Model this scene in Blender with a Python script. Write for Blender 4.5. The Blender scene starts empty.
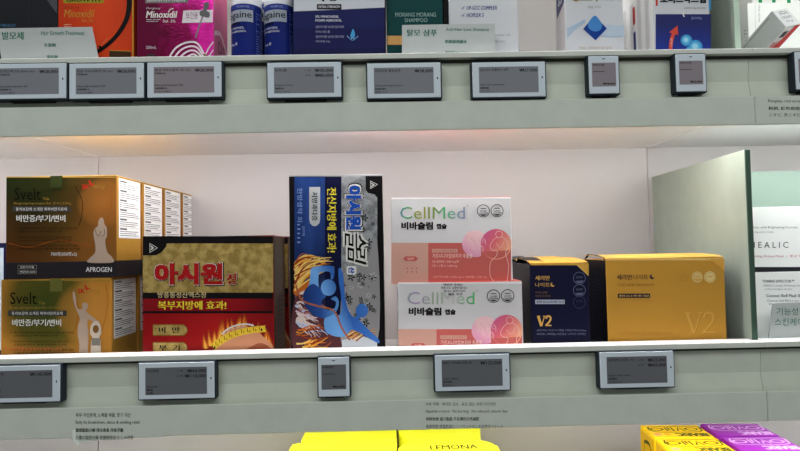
import bpy, bmesh, math, random
from mathutils import Vector, Matrix
from mathutils.geometry import tessellate_polygon

# ------------------------------------------------------------------ camera, world, lights, exposure
S = bpy.context.scene
COL = S.collection
Z0 = 1.30                                   # eye height above the shop floor (metres)
DIST = 0.65                                 # from the lens to the front lip of the shelves
PITCH, YAW, ROLL = math.radians(2.15), math.radians(0.925), math.radians(1.11)
FOC = 600.0                                 # focal length in pixels of the 800 px wide frame

fw = Vector((math.sin(YAW)*math.cos(PITCH), math.cos(YAW)*math.cos(PITCH), math.sin(PITCH)))
rt0 = Vector((math.cos(YAW), -math.sin(YAW), 0)); up0 = rt0.cross(fw)
rt = rt0*math.cos(ROLL) - up0*math.sin(ROLL)
up = up0*math.cos(ROLL) + rt0*math.sin(ROLL)
cam = bpy.data.cameras.new('camera'); co = bpy.data.objects.new('camera', cam); COL.objects.link(co)
cam.sensor_width = 36.0; cam.lens = FOC/800*36.0; cam.clip_start = 0.01
m3 = Matrix((rt, up, -fw)).transposed()
co.matrix_world = Matrix.Translation((0, -DIST, Z0)) @ m3.to_4x4()
S.camera = co

S.view_settings.view_transform = 'Standard'; S.view_settings.look = 'None'
S.view_settings.exposure = 0.0; S.view_settings.gamma = 1.0
try: S.view_settings.use_curve_mapping = False
except Exception: pass

w = bpy.data.worlds.new('shop_air'); S.world = w; w.use_nodes = True
w.node_tree.nodes['Background'].inputs[0].default_value = (0.93, 0.98, 1.0, 1)
w.node_tree.nodes['Background'].inputs[1].default_value = 0.17

def area(name, loc, target, sx, sy, power, col):
    l = bpy.data.lights.new(name, 'AREA'); l.shape = 'RECTANGLE'; l.size = sx; l.size_y = sy
    l.energy = power; l.color = col
    o = bpy.data.objects.new(name, l); COL.objects.link(o); o.location = loc
    o.rotation_euler = (Vector(target)-Vector(loc)).to_track_quat('-Z', 'Y').to_euler()
    return o
area('ceiling_lamp', (-0.5, -1.5, 2.75), (0, 0, 1.2), 1.6, 0.5, 18, (0.96, 1.0, 0.98))
area('ceiling_lamp', (1.3, -1.9, 2.75), (0.2, 0, 1.2), 1.6, 0.5, 13.5, (0.96, 1.0, 0.98))
LED_MAIN, LED_RIGHT, LED_TOP, LED_LOW = 32.0, 31.0, 19.0, 15.5
# ------------------------------------------------------------------ helpers
def lin(v):
    v = v/255.0
    return v/12.92 if v <= 0.04045 else ((v+0.055)/1.055)**2.4
ILL = 1.07; ILL_FIX = 0.60
_m = {}
def M(r, g, b, rough=0.5, metal=0.0, raw=False, spec=0.06, name=None):
    k = (r, g, b, rough, metal, raw)
    if k in _m: return _m[k]
    m = bpy.data.materials.new(name or 'print_%d_%d_%d' % (r, g, b)); m.use_nodes = True
    p = m.node_tree.nodes['Principled BSDF']
    d = ILL_FIX if raw else ILL
    p.inputs['Base Color'].default_value = (min(.9, lin(r)/d), min(.9, lin(g)/d), min(.9, lin(b)/d), 1)
    p.inputs['Roughness'].default_value = rough; p.inputs['Metallic'].default_value = metal
    p.inputs['Specular IOR Level'].default_value = spec
    _m[k] = m
    return m
def c4(r, g, b, d=None):
    d = d or ILL
    return (min(.9, lin(r)/d), min(.9, lin(g)/d), min(.9, lin(b)/d), 1)

def nodemat(name, build, rough=0.5, metal=0.0):
    m = bpy.data.materials.new(name); m.use_nodes = True
    nt = m.node_tree; p = nt.nodes['Principled BSDF']
    p.inputs['Roughness'].default_value = rough; p.inputs['Metallic'].default_value = metal
    p.inputs['Specular IOR Level'].default_value = 0.08 if metal == 0 else 0.3
    build(nt, p)
    return m
def nn(nt, t, **kw):
    n = nt.nodes.new(t)
    for k, v in kw.items(): setattr(n, k, v)
    return n
def ramp(nt, src, stops, interp='LINEAR'):
    r = nn(nt, 'ShaderNodeValToRGB'); e = r.color_ramp.elements; r.color_ramp.interpolation = interp
    while len(e) < len(stops): e.new(0.5)
    for i, (p, c) in enumerate(stops): e[i].position = p; e[i].color = c
    nt.links.new(src, r.inputs[0]); return r.outputs[0]
def gen(nt):
    tc = nn(nt, 'ShaderNodeTexCoord'); s = nn(nt, 'ShaderNodeSeparateXYZ')
    nt.links.new(tc.outputs['Generated'], s.inputs[0]); return tc.outputs['Generated'], s.outputs
def mth(nt, op, a, b=None, c=None):
    n = nn(nt, 'ShaderNodeMath', operation=op)
    for i, v in enumerate((a, b, c)):
        if v is None: continue
        if isinstance(v, (int, float)): n.inputs[i].default_value = v
        else: nt.links.new(v, n.inputs[i])
    return n.outputs[0]
def mix(nt, f, a, b):
    n = nn(nt, 'ShaderNodeMix', data_type='RGBA')
    if isinstance(f, (int, float)): n.inputs[0].default_value = f
    else: nt.links.new(f, n.inputs[0])
    for i, v in ((6, a), (7, b)):
        if isinstance(v, tuple): n.inputs[i].default_value = v
        else: nt.links.new(v, n.inputs[i])
    return n.outputs[2]
def bump(nt, p, scale, strength, dist=0.0005, src=None):
    if src is None:
        tc = nn(nt, 'ShaderNodeTexCoord'); t = nn(nt, 'ShaderNodeTexNoise'); t.inputs['Scale'].default_value = scale
        nt.links.new(tc.outputs['Object'], t.inputs['Vector']); src = t.outputs[0]
    b = nn(nt, 'ShaderNodeBump'); b.inputs['Strength'].default_value = strength; b.inputs['Distance'].default_value = dist
    nt.links.new(src, b.inputs['Height']); nt.links.new(b.outputs[0], p.inputs['Normal'])

_tc = {}
def text_mesh(s, shear=0.0):
    k = (s, shear)
    if k in _tc: return _tc[k]
    cu = bpy.data.curves.new('t', 'FONT'); cu.body = s; cu.size = 1; cu.resolution_u = 2
    cu.shear = shear; cu.fill_mode = 'FRONT'
    o = bpy.data.objects.new('t', cu); COL.objects.link(o)
    dg = bpy.context.evaluated_depsgraph_get()
    me = bpy.data.meshes.new_from_object(o.evaluated_get(dg))
    vs = [(v.co.x, v.co.y) for v in me.vertices]; fs = [tuple(p.vertices) for p in me.polygons]
    bpy.data.objects.remove(o); bpy.data.curves.remove(cu); bpy.data.meshes.remove(me)
    wh = (1, 1)
    if vs:
        x0 = min(v[0] for v in vs); x1 = max(v[0] for v in vs); y0 = min(v[1] for v in vs); y1 = max(v[1] for v in vs)
        wh = (max(1e-6, x1-x0), max(1e-6, y1-y0))
        vs = [((x-x0)/wh[0], (y-y0)/wh[1]) for x, y in vs]
    _tc[k] = (vs, fs, wh); return _tc[k]

class B:
    """collects the faces of ONE part"""
    def __init__(s): s.bm = bmesh.new(); s.mats = []
    def mi(s, m):
        if m not in s.mats: s.mats.append(m)
        return s.mats.index(m)
    def box(s, x0, x1, y0, y1, z0, z1, m, bev=0.0005, seg=1):
        r = bmesh.ops.create_cube(s.bm, size=1)
        vs = r['verts']
        for v in vs:
            v.co = ((x0+x1)/2+v.co.x*(x1-x0), (y0+y1)/2+v.co.y*(y1-y0), (z0+z1)/2+v.co.z*(z1-z0))
        fs = set(f for v in vs for f in v.link_faces)
        i = s.mi(m)
        for f in fs: f.material_index = i
        if bev > 0:
            es = list(set(e for v in vs for e in v.link_edges))
            r = bmesh.ops.bevel(s.bm, geom=es, offset=bev, segments=seg, affect='EDGES', profile=.5)
            for f in r['faces']: f.material_index = i
        return s
    def extr(s, prof, x0, x1, m, mats=None):
        """extrude a closed yz outline along x"""
        a = [s.bm.verts.new((x0, y, z)) for y, z in prof]; b = [s.bm.verts.new((x1, y, z)) for y, z in prof]
        n = len(prof)
        for i in range(n):
            f = s.bm.faces.new((a[i], a[(i+1) % n], b[(i+1) % n], b[i]))
            f.material_index = s.mi((mats or {}).get(i, m))
        for ring in (a, b[::-1]):
            f = s.bm.faces.new(ring); f.material_index = s.mi(m)
        return s
    def prism(s, pts, z0, z1, m, bev=0.0):
        a = [s.bm.verts.new((x, y, z0)) for x, y in pts]; b = [s.bm.verts.new((x, y, z1)) for x, y in pts]
        n = len(pts); i = s.mi(m); fs = []
        for k in range(n):
            fs.append(s.bm.faces.new((a[k], a[(k+1) % n], b[(k+1) % n], b[k])))
        top = s.bm.faces.new(b); fs += [s.bm.faces.new(a[::-1]), top]
        for f in fs: f.material_index = i
        if bev:
            r = bmesh.ops.bevel(s.bm, geom=list(top.edges), offset=bev, segments=3, affect='EDGES', profile=.5)
            for f in r['faces']: f.material_index = i
        return s
    def lathe(s, prof, m, mats=None, seg=40, c=(0, 0)):
        rings = [[s.bm.verts.new((c[0]+r*math.cos(2*math.pi*k/seg), c[1]+r*math.sin(2*math.pi*k/seg), z)) for k in range(seg)] for r, z in prof]
        for i in range(len(rings)-1):
            for k in range(seg):
                f = s.bm.faces.new((rings[i][k], rings[i][(k+1) % seg], rings[i+1][(k+1) % seg], rings[i+1][k]))
                f.material_index = s.mi((mats or {}).get(i, m)); f.smooth = True
        for r, rev in ((rings[0], True), (rings[-1], False)):
            f = s.bm.faces.new(r[::-1] if rev else r); f.material_index = s.mi(m)
        return s
    def tris(s, vs, fs, m):
        i = s.mi(m); bv = [s.bm.verts.new(v) for v in vs]
        for f in fs:
            try: q = s.bm.faces.new([bv[k] for k in f]); q.material_index = i
            except ValueError: pass
    def build(s, name, parent=None, loc=(0, 0, 0)):
        bmesh.ops.recalc_face_normals(s.bm, faces=s.bm.faces[:])
        me = bpy.data.meshes.new(name); s.bm.to_mesh(me); s.bm.free()
        for m in s.mats: me.materials.append(m)
        o = bpy.data.objects.new(name, me); COL.objects.link(o)
        if parent: o.parent = parent
        o.location = loc
        return o

def smooth_pts(p, n=5):
    out = []; k = len(p)
    for i in range(k):
        a, b, c, d = p[i-1], p[i], p[(i+1) % k], p[(i+2) % k]
        for j in range(n):
            t = j/n
            out.append(tuple(0.5*((2*b[q])+(-a[q]+c[q])*t+(2*a[q]-5*b[q]+4*c[q]-d[q])*t*t+(-a[q]+3*b[q]-3*c[q]+d[q])*t**3) for q in (0, 1)))
    return out

LAYER = 0.00012
class Art:
    """flat print on a face of part b; f(u, v, h) gives the local point h above the face.  v runs DOWN like a printed sheet."""
    def __init__(s, b, f): s.b = b; s.f = f; s.n = 0
    def step(s):                                   # every print gets its own hair's breadth of ink, so none lie in one plane
        s.n += 1; return (s.n % 60)*1.6e-6
    def poly(s, pts, m, l=1, smooth=False):
        if smooth: pts = smooth_pts(pts)
        t = tessellate_polygon([[Vector((x, y, 0)) for x, y in pts]])
        h = l*LAYER+s.step(); s.b.tris([s.f(x, y, h) for x, y in pts], t, m)
    def rect(s, x0, y0, x1, y1, m, l=1, n=1):
        h = l*LAYER+s.step()
        for k in range(n):
            a, c = x0+(x1-x0)*k/n, x0+(x1-x0)*(k+1)/n
            s.b.tris([s.f(a, y0, h), s.f(c, y0, h), s.f(c, y1, h), s.f(a, y1, h)], [(0, 1, 2, 3)], m)
    def disc(s, cx, cy, rx, m, l=1, ry=None, n=28, a0=0, a1=2*math.pi):
        ry = ry or rx
        s.poly([(cx+rx*math.cos(a0+(a1-a0)*k/n), cy+ry*math.sin(a0+(a1-a0)*k/n)) for k in range(n)], m, l)
    def stroke(s, pts, wd, m, l=1, smooth=True, closed=False):
        if smooth and len(pts) > 2:
            q = [pts[0]]+list(pts)+[pts[-1]]; out = []
            for i in range(1, len(q)-2):
                for j in range(6):
                    t = j/6; a, b, c, d = q[i-1:i+3]
                    out.append(tuple(0.5*((2*b[k])+(-a[k]+c[k])*t+(2*a[k]-5*b[k]+4*c[k]-d[k])*t*t+(-a[k]+3*b[k]-3*c[k]+d[k])*t**3) for k in (0, 1)))
            out.append(pts[-1]); pts = out
        if closed: pts = list(pts)+[pts[0]]
        n = len(pts); L, R = [], []
        for i, (x, y) in enumerate(pts):
            a = pts[max(0, i-1)]; b = pts[min(n-1, i+1)]
            if closed and i in (0, n-1): a = pts[-2]; b = pts[1]
            dx, dy = b[0]-a[0], b[1]-a[1]; q = math.hypot(dx, dy) or 1
            ww = wd(i/(n-1)) if callable(wd) else wd
            L.append((x-dy/q*ww/2, y+dx/q*ww/2)); R.append((x+dy/q*ww/2, y-dx/q*ww/2))
        h = l*LAYER+s.step(); vs = [s.f(x, y, h) for x, y in L]+[s.f(x, y, h) for x, y in R]
        s.b.tris(vs, [(i, i+1, n+i+1, n+i) for i in range(n-1)], m)
    def ring(s, cx, cy, r, wd, m, l=1):
        s.stroke([(cx+r*math.cos(2*math.pi*k/24), cy+r*math.sin(2*math.pi*k/24)) for k in range(24)], wd, m, l, smooth=False, closed=True)
    def text(s, t, x0, y0, x1, y1, m, l=2, bold=0.0, rot=0, shear=0.0):
        """fit the words into the rectangle; rot=90 reads downward, rot=180 upside down; bold = extra stroke half width in ems"""
        vs, fs, wh = text_mesh(t, shear)
        bx, by = bold/wh[0], bold/wh[1]
        if bold < .012: offs = [(0, 0)]
        elif bold < .035: offs = [(-bx, 0), (bx, 0)]
        else: offs = [(-bx, -by*.7), (bx, -by*.7), (-bx, by*.7), (bx, by*.7), (0, 0)]
        for ox, oy in offs:
            out = []
            hh = l*LAYER+s.step()
            for a, b in vs:
                a = (a+ox+bx)/(1+2*bx); b = (b+oy+by)/(1+2*by)
                if rot == 0: x, y = x0+a*(x1-x0), y1-b*(y1-y0)
                elif rot == 90: x, y = x0+b*(x1-x0), y0+a*(y1-y0)
                elif rot == 270: x, y = x1-b*(x1-x0), y1-a*(y1-y0)
                else: x, y = x1-a*(x1-x0), y0+b*(y1-y0)
                out.append(s.f(x, y, hh))
            s.b.tris(out, fs, m)
    def lines(s, x0, y0, x1, y1, n, m, l=1, th=0.45, seed=1, ragged=0.25):
        """rows of print too small to read: broken dashes"""
        r = random.Random(seed); p = (y1-y0)/n
        for k in range(n):
            y = y0+p*k; x = x0; end = x1-(x1-x0)*r.random()*ragged
            while x < end:
                q = min(end, x+abs(y1-y0)/n*r.uniform(1.2, 3.5)); s.rect(x, y, q, y+p*th, m, l); x = q+p*r.uniform(.25, .5)

def at(px, py, Y):
    """the point of the plane Y metres behind the shelf lip on the sight line measured in the survey photo"""
    d = fw + rt*((px-400)/FOC) - up*((py-225.5)/FOC)
    d = d/d.y*(DIST+Y)
    return Vector((d.x, Y, d.z+Z0))

def tag(o, label=None, cat=None, group=None, kind=None):
    if label: o['label'] = label
    if cat: o['category'] = cat
    if group: o['group'] = group
    if kind: o['kind'] = kind
    return o
def thing(name, label, cat, loc, rz=0.0, group=None):
    o = bpy.data.objects.new(name, None); COL.objects.link(o); o.empty_display_size = 0.02
    o.location = loc; o.rotation_euler = (0, 0, rz)
    return tag(o, label, cat, group)
def dup(root, loc, label, group=None):
    r = root.copy(); COL.objects.link(r); r.location = loc; r['label'] = label
    if group: r['group'] = group
    for ch in [o for o in bpy.data.objects if o.parent == root]:
        c = ch.copy(); COL.objects.link(c); c.parent = r
        for g in [o for o in bpy.data.objects if o.parent == ch]:
            d = g.copy(); COL.objects.link(d); d.parent = c
    return r

class Carton:
    """a folding carton standing on z = base; front face at depth Y; measured front rectangle x0..x1, top y"""
    def __init__(s, name, label, cat, x0, ytop, x1, Y, depth, base, mat, top=None, group=None, H=None, rz=0.0, side=None):
        ym = ytop+20
        a = at(x0, ym, Y); b = at(x1, ym, Y); s.W = round(b.x-a.x, 4); s.D = depth; s.Y = Y
        s.H = H or round(at((x0+x1)/2, ytop, Y).z-base, 4)
        s.root = thing(name, label, cat, ((a.x+b.x)/2, Y+depth/2, base), rz, group)
        s.o = Vector(s.root.location)
        s.b = B(); s.b.box(-s.W/2, s.W/2, -depth/2, depth/2, 0, s.H-0.0006, mat, 0.0007, 2)
        if side:
            for x, q in ((s.W/2, 1), (-s.W/2, -1)):
                s.b.tris([(x+q*5e-5, -depth/2+.0007, .0007), (x+q*5e-5, depth/2-.0007, .0007), (x+q*5e-5, depth/2-.0007, s.H-.0013), (x+q*5e-5, -depth/2+.0007, s.H-.0013)], [(0, 1, 2, 3)], side)
        s.art = Art(s.b, s.pt)
        f = B(); f.box(-s.W/2+.0004, s.W/2-.0004, -depth/2+.0002, depth/2-.0006, s.H-0.0006, s.H, top or mat, 0.0002)
        s.flap = f
    def pt(s, px, py, h):
        p = at(px, py, s.Y)
        return (p.x-s.o.x, -s.D/2-h, p.z-s.o.z)
    def side(s, q=1):
        """print surface of the right (q=1) or left side; u from front edge to back 0..1, v from top down 0..1"""
        return Art(s.b, lambda u, v, h: (q*(s.W/2+h+6e-5), -s.D/2+(u if q == 1 else 1-u)*s.D, s.H*(1-v)))
    def topart(s, b=None):
        return Art(b or s.flap, lambda u, v, h: (-s.W/2+u*s.W, s.D/2-v*s.D, s.H+h))
    def done(s, body='carton', flap='top_flap'):
        s.body = s.b.build(body, s.root)
        if s.flap: s.lid = s.flap.build(flap, s.root)
        return s

# ------------------------------------------------------------------ setting: back wall and shelves
XL, XR = -0.4495, 0.4045                     # the seams between the bays
BACK = 0.28
LIP_UP, LIP_MID, LIP_LOW = Z0+0.2135, Z0-0.1095, Z0-0.370
DROP = 0.030                                 # the board lies this far below the lip's top edge
UP, MID, LOW = LIP_UP-DROP, LIP_MID-DROP, LIP_LOW-DROP

def wallmat(nt, p):
    tc = nn(nt, 'ShaderNodeTexCoord'); t = nn(nt, 'ShaderNodeTexNoise'); t.inputs['Scale'].default_value = 6
    nt.links.new(tc.outputs['Object'], t.inputs['Vector'])
    nt.links.new(ramp(nt, t.outputs[0], [(.3, (.36, .344, .340, 1)), (.7, (.373, .357, .353, 1))]), p.inputs['Base Color'])
wall_m = nodemat('back_panel_laminate', wallmat, .38)
floor_m = nodemat('shop_floor_vinyl', lambda nt, p: nt.links.new(ramp(nt, nn(nt, 'ShaderNodeTexNoise').outputs[0], [(.3, (.4, .4, .38, 1)), (.7, (.5, .5, .48, 1))]), p.inputs['Base Color']), .4)
for nm, a, b in (('wall_left', -1.31, XL), ('wall_back', XL, XR), ('wall_right', XR, 1.26)):
    q = B(); q.box(a+.0004, b-.0004, BACK, BACK+.016, 0, 2.3, wall_m, .0004)
    o = q.build(nm); o['kind'] = 'structure'
q = B(); q.box(-1.5, 1.5, -2.2, BACK+.016, -.03, 0, floor_m, 0); o = q.build('floor'); o['kind'] = 'structure'

def mottled(name, rgb, rough, amp=.03):
    def f(nt, p):
        tc = nn(nt, 'ShaderNodeTexCoord'); t = nn(nt, 'ShaderNodeTexNoise'); t.inputs['Scale'].default_value = 40
        nt.links.new(tc.outputs['Object'], t.inputs['Vector'])
        c = c4(*rgb, ILL_FIX); lo = tuple(x*(1-amp) for x in c[:3])+(1,); hi = tuple(min(.9, x*(1+amp)) for x in c[:3])+(1,)
        nt.links.new(ramp(nt, t.outputs[0], [(.35, lo), (.65, hi)]), p.inputs['Base Color'])
    return nodemat(name, f, rough)
slot_shade_m = M(52, 52, 46, .7, 0, True)
lip_top_lit_m = mottled('lip_top_lit', (232, 231, 228), .3)  # top face made whiter than the front for the LED light on it
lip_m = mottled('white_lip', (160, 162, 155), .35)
rail_m = mottled('pale_sage_rail', (154, 158, 147), .45)
val_m = mottled('sage_valance', (156, 160, 152), .42)
board_m = mottled('white_board', (206, 204, 199), .2)
board_m.node_tree.nodes['Principled BSDF'].inputs['Specular IOR Level'].default_value = 0.55
ink_m = M(48, 54, 54, .6); dark_m = M(30, 33, 33, .6)
def emit(name, rgb, s):
    m = bpy.data.materials.new(name); m.use_nodes = True; nt = m.node_tree
    p = nt.nodes['Principled BSDF']; p.inputs['Base Color'].default_value = (.8, .8, .8, 1)
    p.inputs['Emission Color'].default_value = rgb+(1,); p.inputs['Emission Strength'].default_value = s
    return m
def shelf(label, x0, x1, lip, led, ledcol, signs=()):
    r = thing('wall_shelf', label, 'shelf', ((x0+x1)/2, 0, lip-DROP), 0, 'white wall shelves')
    a, b = x0-(x0+x1)/2+.0002, x1-(x0+x1)/2-.0002
    z = DROP                                     # the lip's top edge in the shelf's own frame
    q = B(); q.box(a, b, .012, BACK-.0005, -.034, 0, board_m, .0008); q.build('shelf_board', r)
    q = B(); q.extr([(0, z-.0005), (.0005, z), (.0245, z), (.025, z-.0005), (.025, .0002), (.0235, .0002), (.0235, z-.004), (.012, z-.006), (.0005, z-.006), (0, z-.0055)], a, b, lip_m, {1: lip_top_lit_m, 2: lip_top_lit_m, 3: lip_top_lit_m, 0: lip_top_lit_m})
    q.build('shelf_lip', r)
    q = B(); q.extr([(.0085, z-.0095), (.0118, z-.0095), (.0118, z-.0565), (.0062, z-.0565), (.0072, z-.050), (.0108, z-.0345)], a, b, rail_m)
    q.build('price_rail', r)
    q = B(); q.box(a, b, .0075, .0118, z-.0092, z-.0061, slot_shade_m, 0); q.build('slot_shade', r)  # dark strip painted as the shade in the slot under the lip
    q = B(); q.box(a, b, 0.0, .0035, z-.0855, z-.0535, val_m, .0007)
    ar = Art(q, lambda px, py, h: (lambda p: (p.x-(x0+x1)/2, -h, p.z-(lip-DROP)))(at(px, py, 0.0)))
    for t in signs: ar.text(*t)
    q.build('valance', r)
    q = B(); q.box(a, b, .0035, .012, z-.0600, z-.0566, board_m, .0003); q.build('light_leak_stop', r)  # unseen strip added to stop light leaking up behind the valance
    q = B(); q.box(a+.02, b-.02, .0120, .0290, z-.0778, z-.0642, emit('led_diffuser', ledcol, led), .0008); q.build('led_strip', r)
    return r
sg_mid = [('식욕 억제 · 체지방 감소 · 요요 없는 자연 다이어트', 425.5, 402.3, 496, 405.8, ink_m, 1),
          ('Appetite control · Fat burning · No rebound, natural diet', 425.5, 409.6, 507.5, 413.4, ink_m, 1),
          ('抑制食欲·減少脂肪·不反彈的天然減肥', 426, 417, 479, 420.8, dark_m, 1, .02),
          ('食欲抑制·体脂肪減少·リバウンドなしの自然ダイエット', 426, 424.5, 503, 428.3, dark_m, 1)]
sg_right = [('Pimples, red acne, acne scars', 768, 99.5, 822, 103.3, ink_m, 1),
            ('粉刺, 紅色痘痘, 痘疤', 768.5, 106.5, 812, 110.3, dark_m, 1, .02),
            ('ニキビ, 赤ニキビ, ニキビ跡', 769, 113, 820, 116.8, dark_m, 1)]
shelf('upper white wall shelf with sage valance across the middle bay', XL, XR, LIP_UP, LED_MAIN, (1, .94, .935))
shelf('upper wall shelf of the bay right of the seam, sign on its valance', XR, 1.26, LIP_UP, LED_RIGHT, (.97, 1, .96), sg_right)
shelf('upper wall shelf of the left bay, only its underside corner showing', -1.31, XL, LIP_UP, LED_RIGHT, (1, .93, .91))
mid = shelf('middle wall shelf carrying the diet product boxes', XL, XR, LIP_MID, LED_LOW, (1, .97, .95), sg_mid)
shelf('middle wall shelf of the bay right of the green divider', XR, 1.26, LIP_MID, LED_LOW, (.97, 1, .96))
shelf('middle wall shelf of the left bay at the photo\'s left edge', -1.31, XL, LIP_MID, LED_LOW, (1, .97, .95))
shelf('bottom wall shelf under the yellow boxes, middle bay', XL, XR, LIP_LOW, .05, (1, .97, .95))
shelf('bottom wall shelf in the right bay', XR, 1.26, LIP_LOW, .05, (1, .97, .95))
# lights over the top shelf come from the shelf above it, out of the picture
for a, b, s_, n_ in ((XL, XR, LED_TOP, 'topmost wall shelf above the picture, middle bay'), (XR, 1.26, LED_TOP, 'topmost wall shelf above the picture, right bay')):
    shelf(n_, a, b, LIP_UP+.33, s_, (1, .98, .95))

# clear sticker with four lines of print, curling at its left end, on the left of the middle valance
q = B()
film_m = M(157, 161, 154, .4, 0, True)
mo = Vector(mid.location)
ar = Art(q, lambda px, py, h: (lambda p: (p.x-mo.x, -h-.0001, p.z-mo.z))(at(px, py, 0.0)))
ar.poly([(74, 411), (163, 405.5), (164, 436.5), (104, 440), (84, 442), (78, 443.5), (73, 437), (73, 428)], film_m, 1)
ar.poly([(72.5, 430), (75, 429), (76, 436), (80, 443.5), (77, 445), (73, 440)], M(176, 181, 176, .3, 0, True), 2)
for a in (('복부 지방분해, 노폐물 배출, 붓기 개선', 76, 412.8, 130.5, 417.2, ink_m, 3), ('Belly fat breakdown, detox & swelling relief', 76, 420.4, 140, 424.6, ink_m, 3),
          ('腹部脂肪分解·排出毒素·改善浮腫', 76, 428, 123.5, 432, dark_m, 3, .02), ('お腹の脂肪分解·老廃物排出·むくみ改善', 76, 435.2, 133.5, 439.6, dark_m, 3)):
    a = list(a); ar.text(*a)
q.build('clear_sticker', mid)['label'] = 'clear sticker with four lines of small dark print'

# ------------------------------------------------------------------ price tags
shell_m = M(46, 54, 62, .45); bezel_m = M(158, 166, 173, .38, 0, True); tagink = M(22, 22, 26, .5)
scr_a = M(98, 100, 105, .3, 0, True); scr_b = M(78, 79, 83, .3, 0, True); scr_c = M(108, 101, 106, .3, 0, True)
def esl(label, cx, cy, small, name, prices, scr, foot=None, group='electronic price tags'):
    Yf = -.004
    p = at(cx, cy, Yf)
    w_, h_ = (.0357, .0442) if small else (.0826, .0410)
    r = thing('price_tag', label, 'price tag', (p.x, .0005, p.z-h_/2), 0, group)
    q = B(); q.box(-w_/2, w_/2, -.0035, .0075, 0, h_, shell_m, .0012, 2); q.build('housing', r)
    q = B(); e = .0014
    q.box(-w_/2+e, w_/2-e, -.0046, -.0030, e, h_-e, bezel_m, .0006, 2)
    if small: q.disc if False else None
    A = Art(q, lambda u, v, h: (u, -.0046-h, h_-v))
    if small: A.rect(-.0016, .0043, .0016, .0052, dark_m, 1)
    q.build('bezel', r)
    q = B()
    sx0, sx1, sy0, sy1 = (-.0131, .0131, .0090, .0352) if small else (-.0328, .0322, .0064, .0350)
    q.box(sx0, sx1, -.00475, -.0044, h_-sy1, h_-sy0, scr, 0)
    A = Art(q, lambda u, v, h: (u, -.00475-h, h_-v))
    if small:
        A.text(name, sx0+.001, sy0+.0012, sx0+.0135, sy0+.0035, tagink, 1, .02)
        A.rect(sx0+.001, sy0+.0095, sx0+.014, sy0+.0100, tagink, 1)
        A.text(prices[0], sx1-.0145, sy1-.0042, sx1-.0012, sy1-.0014, tagink, 1, .03)
    else:
        n2 = name.split('|')
        A.text(n2[0], sx0+.0014, sy0+.0018, sx0+.0014+min(.031, .0031*len(n2[0])), sy0+.0049, tagink, 1, .008)
        if len(n2) > 1: A.text(n2[1], sx0+.0014, sy0+.0058, sx0+.0014+.0022*len(n2[1]), sy0+.0080, tagink, 1, .02)
        for k, pr in enumerate(prices):
            y = sy0+.0022+k*.0054
            A.text(pr, sx1-.0028*len(pr)-.001, y, sx1-.001, y+.0042, tagink, 1, .013)
            if len(prices) > 1 or '|' in name: A.text(('1개', '3개')[k] if len(prices) > 1 else '100ml', sx1-.031, y+.0008, sx1-.0255, y+.0026, tagink, 1)
        for k, t in enumerate(foot or ('Diet care', '다이어트', '減肥 / ダイエット')):
            y = sy1-.0098+k*.0034
            A.text(t, sx0+.0014, y, sx0+.0014+min(.030, .0013*len(t)+.004), y+.0021, tagink, 1, .02 if k == 1 else 0)
    q.build('screen', r)
    if not small:
        q = B(); q.box(w_/2-.0056, w_/2-.0042, -.0050, -.0044, h_*.52, h_*.52+.0021, dark_m, .0003); q.build('sensor_window', r)
    q = B(); q.box(-w_*.28, w_*.28, -.0005, .0078, -.0011, .0009, dark_m, .0003)
    q.build('clip', r)
    return r
hf = ('Minoxidil solution 5%', '米諾地爾 5%', 'ミノキシジル液 5%')
sh = ('Morang Morang Shampoo', '防脱髪洗髪水', '抜け毛シャンプー')
esl('price tag at the far left of the upper rail, cut by the photo edge', 28.7, 81, 0, '로게인액 5% 60ml|100ml', ['₩28,000'], scr_a, hf)
esl('price tag under the sign card and the orange box', 106.5, 80.7, 0, '동성 미녹시딜액 5%|100ml', ['₩28,000'], scr_a, hf)
esl('price tag under the magenta box', 184.3, 79.6, 0, '동성 미녹시딜액 3%|100ml', ['₩28,000'], scr_c, hf)
esl('price tag under the blue spray cans with two prices', 304.3, 79.8, 0, '로게인폼', ['₩30,000', '₩80,000'], scr_a, ('Rogaine foam', '落建泡沫', 'ロゲイン フォーム'))
esl('price tag under the teal shampoo box with one price', 404.1, 80.3, 0, '모랑모랑 탈모샴푸', ['₩38,000'], scr_a, sh)
esl('price tag under the plain white box with blue check marks', 509, 79.4, 0, '업지씨씨 호플렉스 샴푸', ['₩27,000'], scr_a, ('Hair loss shampoo', '防脱洗髪', 'シャンプー'))
esl('small square price tag under the box with a blue diamond', 604, 74.6, 1, '판토모나 캡슐', ['₩98,000'], scr_c)
esl('small square price tag under the box with a red arrow', 691, 72.6, 1, '로비드락스캡', ['₩35,000'], scr_c)
esl('small price tag cut by the right edge of the photo', 810.5, 70.5, 1, '여드름 케어', ['₩12,000'], scr_c)
esl('dark price tag at the left end of the middle rail below the amber boxes', 21.7, 384, 0, '스벨트정', ['₩130,000'], scr_b, ('Svelt', '瘦身', 'ダイエット'))
esl('price tag with two prices below the red and gold box', 176.5, 380.6, 0, '아시원정', ['₩60,000', '₩110,000'], scr_b, ('Asiwon', '腹部', 'お腹'))
esl('small square price tag below the blue and silver upright box', 333.8, 377, 1, '아시원슬림산', ['₩60,000'], scr_b)
esl('price tag with one price below the pink and white boxes', 472.4, 372.6, 0, '셀메드 비바슬림 캡슐 (정)', ['₩122,000'], scr_b, ('Viva Slim', '瘦身胶囊', 'ビバスリム'))
esl('price tag with two prices below the yellow-gold box', 637.2, 369.6, 0, '세리번나이트 V2', ['₩22,000', '₩43,000'], scr_b, ('Night diet care', '夜间瘦身', 'ナイトダイエット'))

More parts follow.
